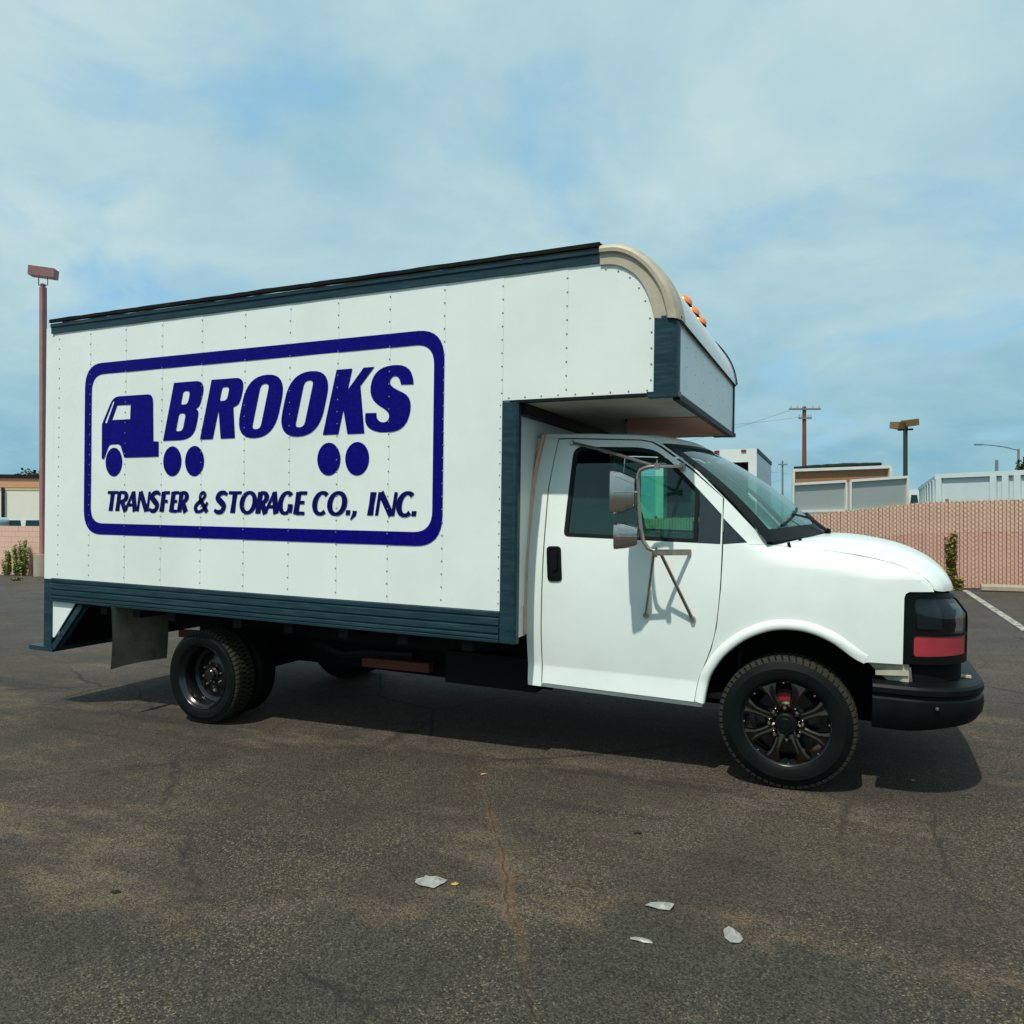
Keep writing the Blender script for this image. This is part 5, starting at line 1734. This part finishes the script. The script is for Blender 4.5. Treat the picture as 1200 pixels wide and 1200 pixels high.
# ---- box truck standing tail on behind the fence
tw = M('far_truck_white', (0.70, 0.74, 0.70), 0.5, 0, 0.05, 1.5, (0.5, 0.5, 0.44), 0.3, 1.2)
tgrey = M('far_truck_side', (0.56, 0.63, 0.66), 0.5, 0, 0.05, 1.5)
dkin = M('cargo_shade', (0.040, 0.022, 0.014), 0.8, 0, 0.3, 2)
p = at(826, 18.9)
bt = empty('box_truck', (p.x, p.y, g(p.x)), (0, 0, R(1.1)))
tag(bt, 'white box truck with open dark cargo door behind the fence', 'truck')
zr = g(p.x)
Wt, Ht, Lt = 2.52, at(826, 18.4, 525.5).z - zr, 5.2
hw = Wt / 2
bxm = MB()
bxm.box(-hw, -hw + 0.04, 0.12, Lt, 0.9, Ht); bxm.box(hw - 0.04, hw, 0.12, Lt, 0.9, Ht)
bxm.box(-hw + 0.04, hw - 0.04, 0.12, Lt, Ht - 0.04, Ht); bxm.box(-hw + 0.04, hw - 0.04, 0.12, Lt, 0.9, 0.98)
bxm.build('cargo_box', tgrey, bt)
fm_ = MB()
fm_.box(-hw, -hw + 0.20, 0, 0.118, 0.9, Ht); fm_.box(hw - 0.20, hw, 0, 0.118, 0.9, Ht); fm_.box(-hw + 0.20, hw - 0.20, 0, 0.118, Ht - 0.33, Ht)
fm_.build('rear_frame', tw, bt)
MB().box(-hw + 0.05, hw - 0.05, 1.3, 1.34, 0.98, Ht - 0.05).build('cargo_shade_sheet', dkin, bt)  # dark sheet standing in for the shade inside the open box
MB().box(hw - 0.003, hw + 0.02, 0.12, Lt, Ht - 0.10, Ht + 0.012).build('roof_rail', raildk, bt)
for sx in (-0.3, 0, 0.3, 0.95):
    MB().box(sx - 0.06, sx + 0.06, -0.03, -0.002, Ht - 0.07, Ht - 0.02).build('marker_light', redm, bt)
MB().box(-0.5, 0.5, 0.3, Lt + 1.6, 0.55, 0.88).build('chassis', chassis, bt)
MB().prism(rounded([(Lt + 0.1, 0.6), (Lt + 0.1, 2.3, 0.1), (Lt + 1.1, 2.25, 0.2), (Lt + 1.5, 1.5, 0.1), (Lt + 2.2, 1.3, 0.2), (Lt + 2.3, 0.6)]), lambda a, b, t: (-0.95 + t, a, b), 1.9).build('cab', tw, bt)
for yw in (1.2, Lt + 1.3):
    for sx in (-hw + 0.05, hw - 0.30):
        w = MB().lathe([(0.0, 0.02), (0.22, 0.02), (0.40, 0.0), (0.42, 0.04), (0.42, 0.21), (0.40, 0.25), (0.0, 0.25)], 20, 0, 0).build('wheel', rubber, bt)
        w.location = (sx, yw, 0.42); w.rotation_euler = (0, 0, PI / 2 * -1)
        w.location.x = sx

# ---- white van with orange stripe, seen through the cab windows
orange = M('orange_stripe', (0.75, 0.24, 0.02), 0.5)
vanw = M('van_white', (0.72, 0.76, 0.74), 0.4, 0, 0.04, 2)
vglass = M('van_window', (0.02, 0.05, 0.055), 0.1)


def van(name, label, p, rz, mat, stripe=False, h=2.2, L_=4.9, wt=0.87):
    e = empty(name, p, (0, 0, rz))
    tag(e, label, 'van')
    side = rounded([(-L_ / 2, 0.35, 0.1), (-L_ / 2, h - 0.05, 0.18), (L_ * 0.12, h, 0.3), (L_ * 0.30, h * 0.60, 0.1), (L_ / 2 - 0.05, h * 0.50, 0.2), (L_ / 2, 0.35, 0.1)], 5)
    body = MB().prism(side, lambda a, b, t: (a, -0.92 + t, b), 1.84).build('body', mat, e, 40)
    for s, yy in ((-1, -0.925), (1, 0.925)):
        for x0, x1 in ((-L_ * 0.46, -L_ * 0.29), (-L_ * 0.27, -L_ * 0.10), (-L_ * 0.08, L_ * 0.10)):
            q = MB().prism([(x0, h * 0.66), (x1, h * 0.66), (x1 - 0.08, h * wt), (x0 + 0.06, h * wt)], lambda a, b, t: (a, yy + t * s, b), 0.012)
            q.build('window', vglass, body)
        if stripe:
            MB().box(-L_ / 2 + 0.12, L_ * 0.10, min(yy, yy + s * 0.01), max(yy, yy + s * 0.01), h * 0.885, h * 0.955).build('stripe', orange, e)
        for x0 in (-L_ * 0.32, L_ * 0.32):
            w = MB().lathe([(0.0, 0.0), (0.2, 0.0), (0.30, -0.01), (0.33, 0.03), (0.33, 0.18), (0.0, 0.2)], 20, 0, 0).build('wheel', rubber, e)
            w.location = (x0, -0.94 if s < 0 else 0.76, 0.33)
    return e


p = at(712, 23)
vn = van('delivery_van', 'white van with orange stripe seen through the truck cab window', (p.x, p.y, g(p.x)), THETA + R(4), vanw, True, at(712, 22.1, 576.5).z - g(p.x), 4.6)
p = at(80, 30.5)
zg = g(p.x)
van('parked_van', 'white parked van with dark side windows showing above the wall', (p.x, p.y, zg), THETA, vanw, False, at(36, 29.5, 606.5).z - zg, 4.4, 0.95)
p = at(-52, 29.5)
silver = M('silver_blue', (0.42, 0.52, 0.56), 0.3, 0.3, 0.05, 2)
van('parked_car', 'silver blue car roof showing above the wall at the left edge', (p.x, p.y, zg), THETA + R(180), silver, False, at(0, 28.6, 605.5).z - zg, 4.2)

# ---- dump trailer behind the fence
dg_m = M('trailer_frame', (0.66, 0.68, 0.63), 0.5, 0, 0.08, 3, (0.40, 0.34, 0.26), 0.5, 3)
dg_p = M('trailer_panel', (0.36, 0.40, 0.385), 0.45, 0.3, 0.06, 2, (0.28, 0.29, 0.26), 0.4, 2)
dg_b = M('brown_board', (0.32, 0.15, 0.065), 0.7, 0, 0.15, 2, stretch=(0.3, 1, 4))
tarp = M('tarp', (0.012, 0.026, 0.02), 0.7, 0, 0.4, 6)
DD = 24.0
p = at(996, DD)
dt = empty('dump_trailer', (p.x, p.y, 0), (0, 0, THETA))
tag(dt, 'grey panelled dump trailer with brown upper board behind the fence', 'trailer')
hx = lambda u: (u - 996) / KF * DD
zv = lambda v, d=DD: C0.z - (v - 604) / KF * d
zlo = zv(605)
# two grey lower panels with white frames (slightly out of level), a higher brown board behind
for (u0, u1, t0, t1) in ((929, 991, 567.5, 564), (996, 1063, 563.5, 559)):
    fmb = MB()
    x0, x1 = hx(u0), hx(u1)
    z0, z1 = zv(t0), zv(t1)
    zb0, zb1 = zv(599.5), zv(594.5 if u0 > 950 else 598)
    fmb.bar((x0, -0.02, z0), (x1, -0.02, z1), 0.10, 0.08)
    fmb.bar((x0, -0.02, zb0), (x1, -0.02, zb1), 0.10, 0.07)
    fmb.box(x0 - 0.03, x0 + 0.03, -0.07, 0.03, zb0 - 0.2, z0 - 0.042); fmb.box(x1 - 0.03, x1 + 0.03, -0.07, 0.03, zb1 - 0.2, z1 - 0.042)
    fmb.build('side_frame', dg_m, dt)
    pn = MB().prism([(x0, zb0), (x1, zb1), (x1, z1), (x0, z0)], lambda a, b, t: (a, 0.032 + t, b), 0.03)
    pn.build('side_panel', dg_p, dt, flat=True)
x0, x1 = hx(929) + 0.15, hx(1042) + 0.19
MB().prism([(x0, zv(572)), (x1, zv(566)), (x1, zv(548)), (x0, zv(552))], lambda a, b, t: (a, 0.42 + t, b), 0.05).build('upper_board', dg_b, dt, flat=True)
uf = MB()
uf.bar((x0 - 0.03, 0.36, zv(550.5)), (x1 + 0.03, 0.36, zv(546)), 0.12, 0.09)
uf.box(x0 - 0.04, x0 + 0.03, 0.28, 0.41, zv(575), zv(552.5)); uf.box(x1 - 0.03, x1 + 0.05, 0.28, 0.41, zv(570), zv(546.5))
uf.build('upper_frame', dg_m, dt)
tp = MB()
tp.tube([(x0 + 0.05 + (x1 - x0 - 0.3) * i / 16, 0.40, zv(547.5) + (zv(542.5) - zv(547.5)) * i / 16 + 0.02 * mnoise.noise(Vector((i * 1.3, 0, 0)))) for i in range(17)],
        [0.05 + 0.03 * math.sin(PI * i / 16) + 0.012 * mnoise.noise(Vector((i * 2.1, 3, 0))) for i in range(17)], 8)
tp.build('tarp_roll', tarp, dt, 60)
bd = MB()
bd.box(x0 + 0.9, x1, 0.48, 2.5, 0.9, 1.1); bd.box(x0 + 1.0, x1, 2.5, 2.55, 0.9, zv(552)); bd.box(x1 - 0.02, x1 + 0.02, 0.48, 2.5, 1.1, zv(556))
bd.box(hx(929), hx(1063), 0.06, 0.41, 0.8, 1.3)
bd.build('bed', dg_p, dt, flat=True)
for xx in (-1.2, -0.3, 1.0):
    w = MB().lathe([(0.0, 0.02), (0.22, 0.02), (0.40, 0.0), (0.42, 0.04), (0.42, 0.25), (0.0, 0.26)], 20, 0, 0).build('wheel', rubber, dt)
    w.location = (xx, 0.3, 0.42)

# ---- pale roll-off container
cwm = M('pale_container', (0.56, 0.66, 0.66), 0.5, 0, 0.05, 2, (0.45, 0.46, 0.42), 0.35, 1.5)
cside = M('pale_container_rib', (0.58, 0.68, 0.67), 0.5, 0, 0.06, 2)
A0 = at(1098, 22.0)
A1 = at(1077, 33.0)
A2 = at(1330, 18.0)
e1 = Vector((A2.x - A0.x, A2.y - A0.y, 0)); L1 = e1.length; ang = math.atan2(e1.y, e1.x)
ct = empty('waste_container', (A0.x, A0.y, 0), (0, 0, ang))
tag(ct, 'pale blue grey ribbed waste container behind the fence at right', 'container')
Hc = at(1098, 22, 555.5).z
# local +x along the front, +y away
rel = Matrix.Rotation(-ang, 4, 'Z') @ Vector((A1.x - A0.x, A1.y - A0.y, 0))
cb = MB()
cb.box(0.04, L1, 0.04, 0.10, 0.4, Hc - 0.05)
cb.box(L1 - 0.06, L1, 0.10, rel.y, 0.4, Hc - 0.05)
cb.box(0.04, L1, rel.y, rel.y + 0.06, 0.4, Hc - 0.05)
CT = cb.build('front_wall', cwm, ct, flat=True)
sd = MB()
dsl = rel.x / rel.y
sd.add([(0.05, 0.1, 0.4), (0.05, 0.1, Hc - 0.05), (rel.x + 0.05, rel.y, Hc - 0.05), (rel.x + 0.05, rel.y, 0.4), (0.10, 0.1, 0.4), (0.10, 0.1, Hc - 0.05), (rel.x + 0.10, rel.y, Hc - 0.05), (rel.x + 0.10, rel.y, 0.4)],
       [(0, 1, 2, 3), (7, 6, 5, 4), (1, 5, 6, 2)])
sd.build('side_wall', cwm, ct, flat=True)
tb = MB()
tb.box(-0.04, L1, -0.04, 0.12, Hc - 0.13, Hc)
tb.build('top_rail', cside, ct)
tb = MB().bar((0.03, 0.12, Hc - 0.05), (rel.x + 0.03, rel.y, Hc - 0.05), 0.14, 0.12)
tb.build('side_top_rail', cside, ct)
for u in (1098, 1162, 1176, 1190, 1240, 1280):
    # rib position along the front wall
    best = min(range(400), key=lambda i: abs((lambda q: 600 + KF * q.dot(RGT) / q.dot(FWD))(Vector((A0.x, A0.y, 0)) + e1 * i / 400 - Vector((C0.x, C0.y, 0))) - u))
    xx = L1 * best / 400
    MB().box(xx - 0.02, xx + 0.14, -0.05, 0.038, 0.4, Hc - 0.132).build('rib', cside, ct, flat=True)
for k in range(1, 8):
    t = k / 7.5
    MB().box(rel.x * t + 0.012, rel.x * t + 0.09, rel.y * t - 0.09, rel.y * t + 0.09, 0.4, Hc - 0.112).build('side_rib', cside, ct, flat=True)
p = at(1071, 40)
van('parked_van', 'white vehicle glimpsed between the dump trailer and the container', (p.x, p.y, 0.6), THETA, vanw, False, at(1071, 40, 574).z - 0.6, 2.6)

# ---- warehouse on the left
whw = M('warehouse_wall', (0.82, 0.78, 0.66), 0.8, 0, 0.04, 0.6)
whp = M('warehouse_band', (0.66, 0.33, 0.19), 0.7, 0, 0.08, 1)
why = M('warehouse_yellow', (0.88, 0.72, 0.30), 0.7)
whd = M('warehouse_trim', (0.02, 0.018, 0.016), 0.6)
p = at(-600, 40)
wh = empty('warehouse', (p.x, p.y, -0.6), (0, 0, math.atan2(at(60, 46).y - p.y, at(60, 46).x - p.x)))
tag(wh, 'pale warehouse with dark roof edge and orange band beyond the wall', 'building')
Lw = (at(60, 46) - p).length
zz = lambda v: at(20, 46, v).z + 0.6
MB().box(0, Lw, 0.1, 14, 0, zz(574)).build('wall', whw, wh)
MB().box(0, Lw, 0.06, 14, zz(574), zz(571.5)).build('yellow_band', why, wh)
MB().box(0, Lw, 0.03, 14, zz(571.5), zz(560.5)).build('orange_band', whp, wh)
MB().box(-0.2, Lw + 0.1, -0.06, 14.2, zz(560.5), zz(556.5)).build('roof', whd, wh)
for i in range(5):
    xx = (at(4, 45.5) - p).length - 5.5 * i
    MB().box(xx - 0.07, xx + 0.07, -0.04, 0.09, 0.3, zz(572)).build('downpipe', whd, wh)

# ---- litter on the asphalt
paper = M('litter_plastic', (0.27, 0.275, 0.255), 0.4, 0, 0.4, 30, (0.10, 0.09, 0.07), 0.5, 22)
yel = M('litter_yellow', (0.42, 0.28, 0.03), 0.6)
leafb = M('dead_leaf', (0.018, 0.015, 0.012), 0.8)


def litter(name, label, cat, x, y, lx, ly, rz, seed, mat, hgt=0.02, group=None):
    rnd = random.Random(seed)
    n = 9
    mb = MB()
    rim = [0.5 * (0.72 + 0.5 * rnd.random()) for _ in range(n)]
    off = Vector((rnd.random() * 9, rnd.random() * 9, 0))
    hz_ = lambda a, b: 0.006 + hgt * abs(mnoise.noise(Vector((a * 4, b * 4, 0)) + off)) * 1.6
    mb.v.append((0, 0, hgt * 0.9))
    for rr_ in (0.35, 0.7, 1.0):
        for i in range(n):
            a = 2 * PI * i / n + 0.2 * rnd.random()
            px, py = lx * rim[i] * rr_ * math.cos(a), ly * rim[i] * rr_ * math.sin(a)
            mb.v.append((px, py, hz_(px / lx, py / ly) * (1.2 - 0.7 * rr_)))
    for i in range(n):
        j = (i + 1) % n
        mb.f.append((0, 1 + i, 1 + j))
        for q in (0, 1):
            mb.f.append((1 + q * n + i, 1 + (q + 1) * n + i, 1 + (q + 1) * n + j, 1 + q * n + j))
    o = mb.build(name, mat, flat=True)
    o.location = (x, y, g(x) + 0.001)
    o.rotation_euler = (0, 0, rz)
    tag(o, label, cat, group)


gl_ = 'scraps of litter on the asphalt'
litter('plastic_scrap', 'crumpled clear plastic wrapper lying left of the rusty crack', 'litter', *onG(505, 1035).xy, 0.155, 0.09, R(12), 1, paper, 0.03, gl_)
litter('yellow_scrap', 'tiny yellow scrap beside the crumpled plastic wrapper', 'litter', *onG(533, 1037).xy, 0.03, 0.025, 0.4, 2, yel, 0.008, gl_)
litter('paper_scrap', 'crumpled pale paper scrap, upper of two close together', 'litter', *onG(775, 1063).xy, 0.13, 0.07, R(24), 3, paper, 0.018, gl_)
litter('paper_scrap', 'pale rounded paper scrap farthest right on the asphalt', 'litter', *onG(857, 1096).xy, 0.075, 0.11, R(24), 4, paper, 0.02, gl_)
litter('paper_scrap', 'small thin sliver of white paper, lower of two close together', 'litter', *onG(752, 1103).xy, 0.08, 0.028, R(5), 5, paper, 0.008, gl_)
litter('dead_leaf', 'dark dead leaf on the asphalt at lower left', 'leaf', *onG(135, 1046).xy, 0.05, 0.025, 0.3, 6, leafb, 0.006)
litter('yellow_scrap', 'small yellow scrap on the rusty crack near the truck shadow', 'litter', *onG(567, 908).xy, 0.045, 0.025, 0.8, 7, yel, 0.008, gl_)
litter('dead_leaf', 'dark dead leaf on the asphalt in front of the front wheel', 'leaf', *onG(747, 977).xy, 0.05, 0.025, 0.3, 8, leafb, 0.006)
